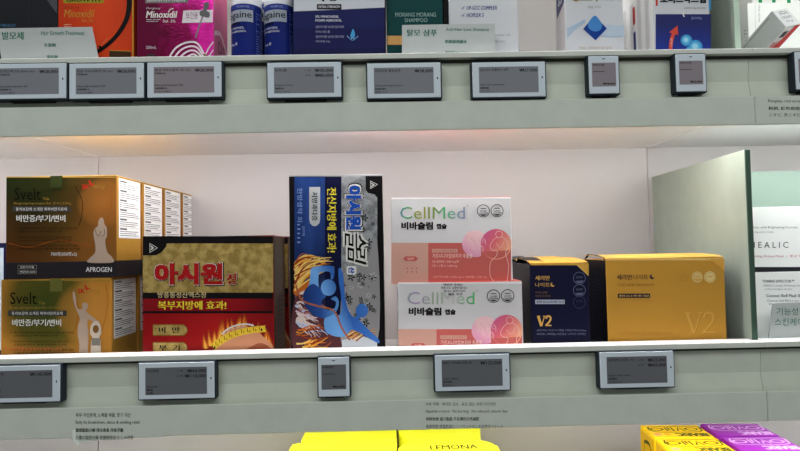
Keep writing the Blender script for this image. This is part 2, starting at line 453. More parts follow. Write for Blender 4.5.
# ------------------------------------------------------------------ green dividers
sage_m = mottled('sage_acrylic', (115, 123, 114), .5)
sage_edge = M(70, 92, 80, .2)
def divider(label, X, z0, h, y0, y1, rz=0.0, edge=None):
    r = thing('shelf_divider', label, 'divider', (X, (y0+y1)/2, z0), rz, 'green shelf dividers')
    d = (y1-y0)/2
    q = B(); q.box(-.003, .003, -d+.0016, d, .002, h, sage_m, .0004); q.build('panel', r)
    q = B(); q.box(-.003, .003, -d, -d+.0018, .002, h, edge or sage_edge, .0005); e_ = q.build('front_edge', r)
    if edge is None: e_['label'] = 'dark green polished front edge'
    q = B(); q.box(-.0045, .0045, -d+.002, d-.002, 0, .0022, M(200, 200, 190, .3), .0004); q.build('foot_strip', r)
divider('sage green divider panel beside the yellow-gold box', .4075, MID, LIP_MID+.2125-MID, .0135, BACK-.003, math.radians(-2.2))
divider('sage green divider panel on the upper shelf beside the blue box', .4045, UP, .21, .0262, BACK-.003, 0.0, M(150, 166, 152, .4, 0, True))

# sage board standing at the back of the right bay
q = B(); p = at(757, 171.5, .2); q.box(.016, .62, 0, .006, 0, p.z-MID, M(102, 116, 109, .3, 0, True), .0006)
tag(q.build('backing_board', None, (.405, .2, MID)), 'pale mint board standing behind the white mask boxes', 'board')

# ------------------------------------------------------------------ middle shelf: slimming products
# --- amber boxes
def svelt_front(nt, p, upper):
    g, s = gen(nt)
    x, z = s[0], s[2]
    brown = c4(84, 46, 18)
    if upper:
        f = ramp(nt, mth(nt, 'ADD', mth(nt, 'MULTIPLY', x, .85), mth(nt, 'MULTIPLY', mth(nt, 'SUBTRACT', 1.0, z), .55)), [(0, (0, 0, 0, 1)), (.42, (.04, .04, .04, 1)), (.72, (.34, .34, .34, 1)), (1, (1, 1, 1, 1))])
        base = mix(nt, f, c4(28, 35, 13), c4(122, 78, 32))
        lf = ramp(nt, mth(nt, 'MULTIPLY', mth(nt, 'ADD', mth(nt, 'MULTIPLY', mth(nt, 'SUBTRACT', 1.0, x), .8), mth(nt, 'SUBTRACT', 1.0, z)), .55), [(.5, (0, 0, 0, 1)), (.85, (1, 1, 1, 1))]); base = mix(nt, mth(nt, 'MULTIPLY', lf, .8), base, brown)
        cx, cz, r = .88, .72, .2
    else:
        d = mth(nt, 'SQRT', mth(nt, 'ADD', mth(nt, 'POWER', mth(nt, 'ABSOLUTE', mth(nt, 'SUBTRACT', x, .40)), 2), mth(nt, 'POWER', mth(nt, 'ABSOLUTE', mth(nt, 'MULTIPLY', mth(nt, 'SUBTRACT', z, .75), .7)), 2)))
        f = ramp(nt, d, [(.05, (0, 0, 0, 1)), (.28, (.12, .12, .12, 1)), (.45, (1, 1, 1, 1))])
        base = mix(nt, f, c4(60, 68, 24), c4(170, 116, 44))
        cx, cz, r = .80, .66, .26
    dd = mth(nt, 'SQRT', mth(nt, 'ADD', mth(nt, 'POWER', mth(nt, 'ABSOLUTE', mth(nt, 'SUBTRACT', x, cx)), 2), mth(nt, 'POWER', mth(nt, 'ABSOLUTE', mth(nt, 'SUBTRACT', z, cz)), 2)))
    gl = ramp(nt, dd, [(0, (.75, .75, .75, 1)), (r, (.35, .35, .35, 1)), (r*1.25, (0, 0, 0, 1))])
    base = mix(nt, gl, base, c4(*((164, 102, 44) if upper else (196, 134, 58))))
    nt.links.new(base, p.inputs['Base Color'])
amber_u = nodemat('amber_green_print', lambda nt, p: svelt_front(nt, p, True), .3)
amber_l = nodemat('amber_green_print_bright', lambda nt, p: svelt_front(nt, p, False), .3)
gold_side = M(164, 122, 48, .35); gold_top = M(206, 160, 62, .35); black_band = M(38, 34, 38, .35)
white_p = M(214, 214, 212, .5); svelt_ink = M(8, 9, 4, .4); dkgrey = M(58, 56, 54, .4); goldtxt = M(150, 118, 50, .4)
pale_fig = M(170, 148, 132, .45); red_p = M(176, 32, 26, .4); orange_l = M(150, 74, 24, .4); greyfig = M(120, 116, 108, .4)
def svelt(label, x0, ytop, x1, Y, base, mat, upper, dx, dy):
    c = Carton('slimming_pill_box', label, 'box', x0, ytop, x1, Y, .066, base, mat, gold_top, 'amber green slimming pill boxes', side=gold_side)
    A = c.art
    X = lambda v: v+dx
    Yy = lambda v: v+dy
    A.rect(x0+.6, ytop+.6, x1-.6, ytop+1.7, M(150, 116, 50, .35), 1)
    A.text('Svelt', X(14.5), Yy(188), X(41), Yy(200), svelt_ink, 2, .004)
    A.text('Tab.', X(43), Yy(197.5), X(50), Yy(200), goldtxt, 2)
    A.text('Bangpungtongseongsan-Ext. (3→1) 5.04 g', X(14), Yy(202), X(71), Yy(205), goldtxt, 2)
    A.rect(X(12.5), Yy(206.3), X(71), Yy(211.8), dkgrey, 2)
    A.text('동의보감에 소개된 복부비만치료제', X(16), Yy(207.4), X(67), Yy(210.8), white_p, 3, .01)
    A.text('비만증/부기/변비', X(16.5), Yy(214.8), X(65.5), Yy(222), white_p, 2, .025)
    for k, v in enumerate((227.2, 236.2, 244.6)):
        A.disc(X(15.6), Yy(v+.8), .5, svelt_ink, 2, n=8)
        A.text('복부에 피하지방이 많으며 변비가 있는 분의 비만', X(18), Yy(v), X(78-6*(k % 2)), Yy(v+2.2), svelt_ink, 2, .005)
        A.text('고혈압에 따르는 동계 어깨결림 상기증', X(18), Yy(v+3.2), X(62+9*k), Yy(v+5.2), svelt_ink, 2, .005)
    A.text('SK', X(82), Yy(184.2), X(89.5), Yy(189.2), red_p, 2, .03)
    A.poly([(X(88.5), Yy(180)), (X(90), Yy(181)), (X(91.5), Yy(183.5)), (X(95.5), Yy(184.5)), (X(91.5), Yy(185)), (X(91), Yy(187.5)), (X(89.8), Yy(184))], red_p, 2)
    A.text('케미칼', X(93), Yy(185), X(105), Yy(189), goldtxt, 2)
    # thin leaf lines
    A.stroke([(X(75), Yy(186)), (X(82), Yy(200)), (X(82), Yy(214)), (X(79), Yy(226))], .6, svelt_ink if upper else orange_l, 1)
    A.stroke([(X(110), Yy(180)), (X(112), Yy(200)), (X(106), Yy(226)), (X(98), Yy(236))], .5, orange_l, 1)
    if upper:
        A.stroke([(X(8), Yy(243)), (X(30), Yy(247)), (X(60), Yy(240)), (X(90), Yy(246)), (X(112), Yy(240))], .7, orange_l, 1)
        fig = [(101, 217.5), (103.5, 219), (104.5, 224), (106.8, 228), (107, 236), (105.4, 240), (106, 247), (108, 253), (112, 257), (112.5, 262.5), (88.5, 262.5), (90, 258), (95, 253), (95.5, 246), (94.5, 240), (93.6, 233), (95, 228.5), (98, 226), (98.6, 221)]
        A.poly([(a+dx, b+dy) for a, b in fig], pale_fig, 2, True)
        A.stroke([(X(95.5), Yy(229)), (X(96.5), Yy(234)), (X(99), Yy(236)), (X(101), Yy(231))], .6, M(110, 84, 56, .4), 3)
        A.stroke([(X(104.5), Yy(229)), (X(104.5), Yy(234)), (X(102), Yy(237))], .6, M(110, 84, 56, .4), 3)
    else:
        # standing figure with one arm raised, and a smaller one in front of it
        fig = [(73, 292.5), (74.5, 292), (76, 299), (77, 307), (80, 309.5), (82.5, 308), (82.3, 304), (85, 302.6), (88, 304.5), (87.4, 308.5), (86, 310.5), (89, 314), (96, 319.5), (99.5, 322), (98.6, 324), (92, 321), (88.5, 319.5), (87.6, 326), (88.6, 333), (87.8, 352), (84, 360), (79, 360), (79.5, 345), (77.8, 334), (78.2, 326), (80, 319), (77.6, 312), (74.5, 304), (73.2, 298)]
        A.poly(fig, pale_fig, 2, True)
        f2 = [(90.5, 334), (90.6, 327), (92.5, 323), (96, 321), (99.3, 323), (101.3, 328), (101.2, 334), (99.5, 336.5), (100.8, 342), (100, 360), (91.6, 360), (91.2, 343), (92.4, 337)]
        A.poly(f2, M(196, 182, 166, .45), 3, True)
        A.disc(96, 329, 3, M(120, 84, 44, .45), 4, 4)
        A.rect(91.8, 338, 100.4, 345.5, greyfig, 4)
        A.text('700정(350정x2)', 3, 347.5, 62, 351, M(190, 92, 50, .4), 2)
    if upper:
        A.text('700정(350정x2)', X(51), Yy(252), X(77), Yy(256.6), white_p, 2)
    bt = Yy(262.6)
    zb = c.pt(x0, bt, 0)[2]
    c.b.box(-c.W/2-.0001, c.W/2+.0001, -c.D/2-.0001, c.D/2+.0001, .0004, zb, black_band, .0003)
    A.rect(X(18), Yy(265), X(37), Yy(269), greyfig, 3); A.rect(X(18.5), Yy(265.4), X(36.5), Yy(268.6), black_band, 4)
    A.rect(X(18), Yy(270), X(37), Yy(274), greyfig, 3); A.rect(X(18.5), Yy(270.4), X(36.5), Yy(273.6), black_band, 4)
    A.text('일반의약품', X(20.5), Yy(265.8), X(34.5), Yy(268.3), white_p, 5, .01)
    A.text('한방정제 350정', X(20), Yy(270.8), X(35.5), Yy(273.2), white_p, 5)
    A.text('APROGEN', X(86), Yy(267), X(112), Yy(272), white_p, 3, .015)
    # white leaflet panel printed on the right side
    Sd = c.side()
    Sd.rect(.09, .022, .97, .615, M(232, 233, 234, .5, 0, True), 1)
    tx = M(110, 112, 118, .5)
    for k in range(6):
        v = .042+k*.095
        Sd.rect(.13, v, .40, v+.016, M(90, 92, 98, .5), 2)
        Sd.lines(.13, v+.028, .93, v+.088, 3, tx, 2, .4, seed=k+3)
        Sd.rect(.09, v+.089, .97, v+.091, tx, 2)
    c.done()
    s = B(); s.box(c.pt(51, 0, 0)[0]+.0, c.pt(63, 0, 0)[0], -c.D/2-.0007, -c.D/2-.0006+.0003, c.H-.014, c.H+.0002, M(*((46, 52, 26) if upper else (96, 96, 46)), .15), 0)
    s.box(c.pt(51, 0, 0)[0], c.pt(63, 0, 0)[0], -c.D/2-.0007, -c.D/2+.012, c.H+.0001, c.H+.0003, M(206, 170, 90, .15), 0)
    s.build('seal_tape', c.root)
    return c
lower = svelt('amber box with a raised-arm figure, lower one of the front stack of two', 1, 279, 111.3, .03, MID, amber_l, False, -4.2, 104.2)
upper = svelt('dark green and amber box on top of the front left stack', 6, 176, 116.3, .03, MID+lower.H+.0004, amber_u, True, 0, 0)
places = ['second', 'third', 'rearmost']
for k in range(3):
    yy = .03+.033+(k+1)*.069
    dup(upper.root, (upper.o.x+.0006*(k+1), yy, upper.o.z), 'upper amber box, %s from the front in the row receding along the left' % places[k])
    dup(lower.root, (lower.o.x+.0012*(k+1), yy, lower.o.z), 'lower amber box, %s from the front in the row receding along the left' % places[k])

# --- red and gold carton
def floral(name, lo, mid_, hi, scale, metal=.35, rough=.35):
    def f(nt, p):
        tc = nn(nt, 'ShaderNodeTexCoord'); v = nn(nt, 'ShaderNodeTexVoronoi'); v.inputs['Scale'].default_value = scale
        v.feature = 'DISTANCE_TO_EDGE'
        n = nn(nt, 'ShaderNodeTexNoise'); n.inputs['Scale'].default_value = scale*.45; n.inputs['Detail'].default_value = 3
        mp = nn(nt, 'ShaderNodeMix', data_type='VECTOR')
        ad = nn(nt, 'ShaderNodeVectorMath', operation='MULTIPLY_ADD'); ad.inputs[1].default_value = (.02, .02, .02)
        nt.links.new(n.outputs[1], ad.inputs[0]); nt.links.new(tc.outputs['Object'], ad.inputs[2])
        nt.links.new(ad.outputs[0], v.inputs['Vector']); nt.links.new(tc.outputs['Object'], n.inputs['Vector'])
        c1 = ramp(nt, v.outputs['Distance'], [(.0, (0, 0, 0, 1)), (.06, (1, 1, 1, 1)), (.2, (.3, .3, .3, 1))])
        c2 = ramp(nt, n.outputs[0], [(.4, (0, 0, 0, 1)), (.6, (1, 1, 1, 1))])
        nt.links.new(mix(nt, c2, mix(nt, c1, lo, mid_), mix(nt, c1, mid_, hi)), p.inputs['Base Color'])
        bump(nt, p, scale*4, .25, .0003)
    return nodemat(name, f, rough, metal)
gold_foil = floral('embossed_gold_foil', c4(134, 110, 54), c4(166, 140, 74), c4(206, 178, 108), 260)
silver_foil = floral('embossed_silver_foil', c4(96, 98, 100), c4(140, 141, 144), c4(178, 180, 184), 240)
redgrad = nodemat('deep_red_print', lambda nt, p: nt.links.new(ramp(nt, gen(nt)[1][0], [(0, c4(128, 16, 20)), (.55, c4(158, 26, 26)), (1, c4(112, 18, 22))]), p.inputs['Base Color']), .32)
red_m = M(150, 24, 26, .35); blk = M(20, 18, 20, .35); brown_side = M(92, 66, 40, .4)
txt_white = M(222, 220, 214, .4); yel_t = M(216, 198, 52, .4); flesh = M(200, 138, 104, .5); flesh2 = M(158, 90, 62, .5); tape_y = M(222, 186, 52, .4)
flame_o = M(206, 104, 34, .45); flame_y = M(232, 172, 72, .45); flame_d = M(150, 60, 26, .45)
bar_r = nodemat('red_bar_gradient', lambda nt, p: nt.links.new(ramp(nt, gen(nt)[1][0], [(0, c4(122, 20, 26)), (.7, c4(130, 20, 26)), (1, c4(70, 12, 16))]), p.inputs['Base Color']), .32)
def asiwon(label, x0, ytop, x1, Y, first=True):
    c = Carton('red_gold_pill_box', label, 'box', x0, ytop, x1, Y, .072, MID, red_m, blk, 'red and gold diet pill boxes', side=brown_side)
    A = c.art
    A.rect(142.9, 236.6, 273.2, 350, redgrad, 1); A.rect(142.9, 236.2, 273.2, 244, blk, 2)
    A.rect(142.9, 243.4, 273.2, 293, gold_foil, 2)
    A.poly([(142.9, 240), (168, 240), (166, 247), (162, 252), (156, 255.3), (142.9, 255.3)], blk, 3)
    A.stroke([(150, 243.5), (157.5, 247.8), (150, 252.5)], .9, txt_white, 4, False, True)
    A.text('A', 150.6, 245.3, 154, 250.5, txt_white, 4, .02, 90)
    for bold, col, l, g in ((.05, blk, 3, 1.3), (.05, txt_white, 4, .6), (.055, M(160, 26, 28, .35), 5, 0)):
        ox = .5 if l == 3 else 0
        A.text('아시원', 154.5-g+ox, 262.5-g+ox, 223-0+g+ox, 285.3+g+ox, col, l, bold+.01*g)
        A.text('정', 226.3-g*.5+ox, 273-g*.5+ox, 236.5+g*.5+ox, 285+g*.5+ox, col, l, bold*.5)
    A.rect(142.9, 292.6, 273.2, 298.6, blk, 3)
    A.text('방풍통성산엑스정', 157.8, 291.8, 206, 297.8, M(206, 188, 142, .4), 4, .015)
    A.rect(142.9, 298.6, 273.2, 311, bar_r, 3)
    A.rect(142.9, 311, 273.2, 313.2, blk, 3)
    A.text('복부지방에 효과!', 158, 300.6, 226.5, 309.8, yel_t, 4, .03)
    for y0, s in ((324.2, '비  만'), (342, '부  기')):
        A.poly([(153, y0), (184, y0), (187, y0+3), (188, y0+6), (187, y0+9), (184, y0+11.5), (153, y0+11.5)], M(110, 80, 30, .4), 3)
        A.poly([(153.4, y0+.6), (183.6, y0+.6), (186.4, y0+3), (187.2, y0+6), (186.4, y0+8.6), (183.6, y0+10.8), (153.4, y0+10.8)], gold_foil, 4)
        A.text(s, 159, y0+2.6, 180, y0+9, blk, 5, .03)
    # flames, belly and tape measure
    rnd = random.Random(4)
    for k in range(15):
        bx = 206+k*4.6; by = 344-min(k, 14-k)*2.6
        hh = rnd.uniform(9, 17); sw = rnd.uniform(-3, 3)
        for sc, col, l in ((1, flame_d, 3), (.72, flame_o, 4), (.42, flame_y, 5)):
            A.poly([(bx-3.6*sc, by+4), (bx-2.4*sc+sw*.3, by-hh*.4*sc), (bx+sw, by-hh*sc), (bx+1.6*sc+sw*.6, by-hh*.45*sc), (bx+3.6*sc, by+4)], col, l, True)
    A.poly([(214, 352), (221, 341), (230, 332), (240, 327.5), (250, 327), (257, 331), (265, 338), (273, 346), (273, 360), (214, 360)], flesh, 6, True)
    A.poly([(243, 352), (252, 346), (262, 343), (273, 350), (273, 360), (240, 360)], flesh2, 7, True)
    A.stroke([(222, 334), (228, 329), (236, 325.5), (246, 324), (254, 325.5)], 1.6, M(214, 206, 200, .4), 7)
    A.stroke([(222, 337), (229, 331), (237, 327.5), (246, 326.4)], .8, M(190, 160, 150, .4), 8)
    tp = [(213, 347), (220, 341.5), (230, 335.8), (242, 331.8), (254, 329.6), (266, 328.6)]
    A.stroke(tp, 6.4, tape_y, 8)
    for k in range(11):
        a = k/10; j = min(4, int(a*5)); t = a*5-j; xx = tp[j][0]+(tp[j+1][0]-tp[j][0])*t; y = tp[j][1]+(tp[j+1][1]-tp[j][1])*t
        A.stroke([(xx-.5, y-2.6), (xx, y+1.2)], .6, blk, 9, False)
        A.text(str(1+k % 9), xx+1, y-.8, xx+2.6, y+1.6, blk, 9)
    Sd = c.side()
    Sd.rect(0.02, .0, .10, 1, M(60, 40, 26, .4), 1)
    Sd.lines(.3, .45, .9, .95, 14, M(58, 40, 26, .4), 1, .4, 7)
    return c.done()
a1 = asiwon('red and gold box with a tape measure picture, front one', 142.7, 236.3, 273.3, .03)
dup(a1.root, (a1.o.x+.004, a1.o.y+.0745, a1.o.z), 'second red and gold box hidden behind the front one')

# --- upright blue and silver carton (its print is turned a quarter clockwise)
bluegrad = nodemat('night_blue_print', lambda nt, p: (lambda g: nt.links.new(mix(nt, ramp(nt, (lambda n: (nt.links.new(g[0], n.inputs['Vector']), n.inputs['Scale'].__setattr__('default_value', 3.0), n.outputs[0])[2])(nn(nt, 'ShaderNodeTexNoise')), [(.4, (0, 0, 0, 1)), (.75, (1, 1, 1, 1))]), ramp(nt, g[1][2], [(.0, c4(60, 30, 26)), (.42, c4(34, 24, 34)), (.55, c4(22, 34, 76)), (1, c4(24, 46, 100))]), c4(46, 74, 138)), p.inputs['Base Color']))(gen(nt)), .3)
navy_m = M(20, 22, 52, .3); blue_t = M(30, 74, 166, .35)
c = Carton('upright_diet_pill_box', 'blue black and silver box standing on end with sideways lettering', 'box', 289, 175, 382.3, .027, .06, MID, blk, M(190, 190, 194, .3), side=blk)
A = c.art
A.rect(289, 175, 382.3, 176.4, M(150, 152, 156, .3), 1)
A.rect(294.5, 177, 327, 350, bluegrad, 1)
A.rect(325, 177, 341.6, 350, navy_m, 2)
A.rect(341.4, 176.4, 378, 350, silver_foil, 3)
A.poly([(365.5, 176), (382.3, 176), (382.3, 200), (377.5, 198), (374.5, 194.5), (368, 193), (365.8, 190)], blk, 4)
A.rect(377.3, 193, 382.3, 352, blk, 4)
A.stroke([(370.5, 181), (377.5, 184.5), (370.5, 188.5)], .8, txt_white, 5, False, True)
A.text('A', 371, 182.6, 374.5, 187, txt_white, 5, .02, 90)
lb = M(124, 150, 198, .4)
A.text('한방생약 외', 297.2, 188, 302.6, 222, lb, 3, .01, 90)
A.text('일반의약품', 302.3, 226, 305, 236, lb, 3, 0, 90)
A.lines(297.5, 224, 300.5, 246, 5, lb, 3, .3, 2)
A.poly([(309.3, 187), (320.2, 187), (320.2, 219), (319.5, 223), (317, 225.6), (314.7, 226.2), (312.4, 225.6), (310, 223), (309.3, 219)], M(190, 192, 196, .3, .2), 3)
A.text('지방과다증', 311.6, 192, 317.8, 221, blk, 4, .03, 90)
A.text('전신지방에 효과!', 326.8, 187.5, 336.8, 252.5, yel_t, 4, .03, 90)
for g, col, l, bo in ((2.6, blk, 4, .09), (1.5, txt_white, 5, .07), (0, blue_t, 6, .06)):
    A.text('아시원', 345.5-g, 185.5-g, 361.8+g, 230+g, col, l, bo, 90)
for g, col, l, bo in ((1.8, txt_white, 5, .09), (0, blk, 6, .03)):
    A.text('슬', 344-g, 233-g, 367+g, 249+g, col, l, bo, 90, .3)
    A.text('림', 347-g, 247-g, 367+g, 265+g, col, l, bo, 90, .3)
A.poly([(348, 266), (355, 266), (356.5, 267.5), (356.5, 273), (355, 274.6), (348, 274.6), (346.6, 273), (346.6, 267.5)], txt_white, 5)
A.text('산', 348.4, 267, 354.8, 273.6, blue_t, 6, .05, 90)
# dark flowers over the silver
A.poly([(344, 276), (352, 268), (366, 262), (377, 240), (377, 345), (342, 345)], M(150, 147, 148, .35, .2), 3.6, True)
rnd = random.Random(9)
flw = M(26, 25, 28, .4); flg = M(176, 176, 180, .3)
for k in range(60):
    fx, fy = rnd.uniform(343, 375), rnd.uniform(274, 338)
    if k < 6: fx, fy = 366+rnd.uniform(-3, 8), 218+k*6
    rr = rnd.uniform(2.2, 4.4); col = (flw, flw, flw, flg, flw)[k % 5]
    pts = []
    for q in range(30):
        t = 2*math.pi*q/30; pts.append((fx+rr*(.62+.38*math.cos(5*t))*math.cos(t), fy+rr*(.62+.38*math.cos(5*t))*math.sin(t)))
    A.poly(pts, col, 4+(k % 3)*.3); A.disc(fx, fy, rr*.25, M(120, 120, 122, .4), 5, n=8)
# flames: fine wisps curling from the left
rnd = random.Random(12)
warm = [M(226, 158, 52, .45), M(190, 98, 30, .45), M(232, 196, 110, .45), M(140, 56, 26, .45)]
pale = [M(206, 176, 190, .45), M(180, 190, 222, .45), M(214, 196, 190, .45), M(150, 90, 90, .45)]
A.poly([(294.6, 300), (308, 296), (322, 306), (330, 322), (340, 336), (341, 350), (294.6, 350)], M(84, 46, 50, .45), 2.5, True)
for k in range(26):
    bx, by = 294.8+rnd.uniform(0, 5), rnd.uniform(262, 350)
    if by > 326: bx += rnd.uniform(0, 30)
    L = rnd.uniform(10, 24); h_ = rnd.uniform(2.5, 5); up_ = rnd.uniform(2, 12)
    col = (warm if by < 292 or by > 326 else pale)[rnd.randrange(4)]
    A.poly([(bx, by-h_), (bx+L*.5, by-h_-up_*.5), (min(340, bx+L), by-up_*1.2), (bx+L*.6, by-up_*.3), (bx, by+h_)], col, 2.6+k*.012, True)
for k in range(84):
    z_ = k/84
    if k < 34:                                   # golden hair of flame at the top
        x0_, y0_ = 294.8, rnd.uniform(262, 292); ex, ey = x0_+rnd.uniform(14, 40), 256+rnd.uniform(0, 14); cur = warm; bend = rnd.uniform(-7, -2)
        ex = min(ex, 336)
    elif k < 62:                                 # pale wisps around the figure
        x0_, y0_ = rnd.uniform(295, 304), rnd.uniform(294, 328); ex, ey = x0_+rnd.uniform(10, 26), y0_+rnd.uniform(2, 16); cur = pale; bend = rnd.uniform(-5, 5)
    else:
        x0_, y0_ = rnd.uniform(295, 312), rnd.uniform(328, 352); ex, ey = x0_+rnd.uniform(10, 24), y0_-rnd.uniform(0, 10); cur = warm; bend = rnd.uniform(-4, 4)
    wd_ = rnd.uniform(.8, 2.6)
    A.stroke([(x0_, y0_), ((x0_*2+ex)/3, (y0_*2+ey)/3+bend), ((x0_+ex*2)/3, (y0_+ey*2)/3+bend*.8), (ex, ey)], (lambda ww: lambda t: ww*(1-t)**.7+.15)(wd_), cur[rnd.randrange(4)], 3+z_*.8)
for k in range(8):
    A.stroke([(342+k*2, 334+k), (352+k*2, 330+k*.5), (364+k, 332), (376, 328+k*1.5)], lambda t: 1.2*(1-t)+.2, warm[k % 4], 4.6)
# two blue figures
fb = nodemat('light_blue_figure_print', lambda nt, p: (lambda g: nt.links.new(ramp(nt, mth(nt, 'ADD', mth(nt, 'MULTIPLY', g[0], .6), mth(nt, 'MULTIPLY', g[2], .5)), [(.25, c4(84, 140, 206)), (.42, c4(110, 164, 224)), (.52, c4(50, 98, 176)), (.7, c4(66, 120, 196))]), p.inputs['Base Color']))(gen(nt)[1]), .4)
fb2 = nodemat('deep_blue_figure_print', lambda nt, p: (lambda g: nt.links.new(ramp(nt, g[0], [(.1, c4(24, 40, 92)), (.32, c4(40, 76, 146)), (.5, c4(84, 140, 206))]), p.inputs['Base Color']))(gen(nt)[1]), .4)
A.poly([(312, 268), (320, 266), (332, 266), (334.5, 270), (333.5, 278), (331, 279), (330, 272), (322, 272), (319, 274), (318.5, 284), (320, 292), (314, 296), (308, 290), (310, 280), (310.5, 272)], fb, 5, True)
A.disc(328.5, 287.5, 7.6, fb, 5.4, 8.2)
A.poly([(312, 284), (320, 288), (326, 296), (322, 300), (322, 306), (328, 310), (334, 309), (336, 302), (331, 299), (336, 296.5), (339, 303), (336, 312), (330, 316), (322, 318), (312, 314), (304, 303), (304, 292)], fb2, 5.2, True)
A.poly([(338.5, 270), (340.5, 268), (343.5, 276), (344.5, 290), (347, 306), (352, 316), (358, 319), (366, 327), (378, 338.5), (379, 343), (374, 341), (362, 334), (352, 330), (345, 336), (334, 336), (325, 330), (326, 322), (334, 318), (341, 312), (341, 296), (339, 282)], fb, 5.6, True)
A.poly([(335, 309), (336.4, 322), (336, 333), (327, 333), (324, 322), (328, 312)], fb, 5.3, True)
A.disc(362, 310.5, 6.2, fb, 5.8, 6.8)
A.stroke([(356, 319), (359, 316)], 4, fb, 5.7, False)
A.stroke([(296, 285), (302, 300), (318, 306), (334, 311), (342, 328), (350, 340)], 1.8, M(160, 92, 60, .4), 6.2)
A.poly([(342, 340), (362, 336), (377, 342), (377, 352), (342, 352)], M(196, 200, 206, .4), 4.8)
c.done()

# --- pink and white capsules
cell_w = M(208, 205, 207, .4); coral = M(194, 96, 90, .4); peach = M(200, 154, 140, .4); pink_e = M(240, 150, 142, .4)
irid = nodemat('iridescent_lettering', lambda nt, p: nt.links.new(ramp(nt, gen(nt)[1][0], [(.05, c4(140, 120, 190)), (.13, c4(60, 176, 130)), (.24, c4(176, 176, 60)), (.34, c4(150, 160, 70)), (.46, c4(80, 190, 130)), (.6, c4(140, 150, 180))]), p.inputs['Base Color']), .3, .3)
irid2 = nodemat('iridescent_lettering_pale', lambda nt, p: nt.links.new(ramp(nt, gen(nt)[1][0], [(.05, c4(150, 196, 170)), (.14, c4(180, 150, 200)), (.3, c4(170, 190, 160)), (.45, c4(200, 196, 196)), (.6, c4(96, 200, 120))]), p.inputs['Base Color']), .3, .3)
orb = nodemat('magenta_orange_orb', lambda nt, p: (lambda g: nt.links.new(ramp(nt, mth(nt, 'ADD', mth(nt, 'MULTIPLY', g[0], .8), mth(nt, 'MULTIPLY', g[2], -.45)), [(.2, c4(236, 190, 160)), (.36, c4(206, 92, 140)), (.47, c4(218, 104, 112)), (.62, c4(240, 176, 140))]), p.inputs['Base Color']))(gen(nt)[1]), .4)
orb2 = nodemat('pale_pink_orb', lambda nt, p: (lambda g: nt.links.new(ramp(nt, mth(nt, 'ADD', mth(nt, 'MULTIPLY', g[0], .5), mth(nt, 'MULTIPLY', g[2], .7)), [(.5, c4(214, 130, 170)), (.65, c4(232, 176, 196)), (.85, c4(238, 206, 200))]), p.inputs['Base Color']))(gen(nt)[1]), .4)
cblk = M(24, 22, 24, .4); line_w = M(240, 206, 196, .4)
def badge(A, cx, cy, r, dk, lt, l=3):
    A.ring(cx, cy, r, .7, dk, l)
    A.disc(cx, cy, r*.82, dk, l, n=20, a0=.35, a1=math.pi-.35)
    A.rect(cx-r*.6, cy+r*.42, cx+r*.6, cy+r*.56, lt, l+1)
    A.text('GMP', cx-r*.55, cy-r*.1, cx+r*.55, cy+r*.25, dk, l+1)
    A.rect(cx-r*.45, cy-r*.45, cx+r*.45, cy-r*.33, dk, l+1)
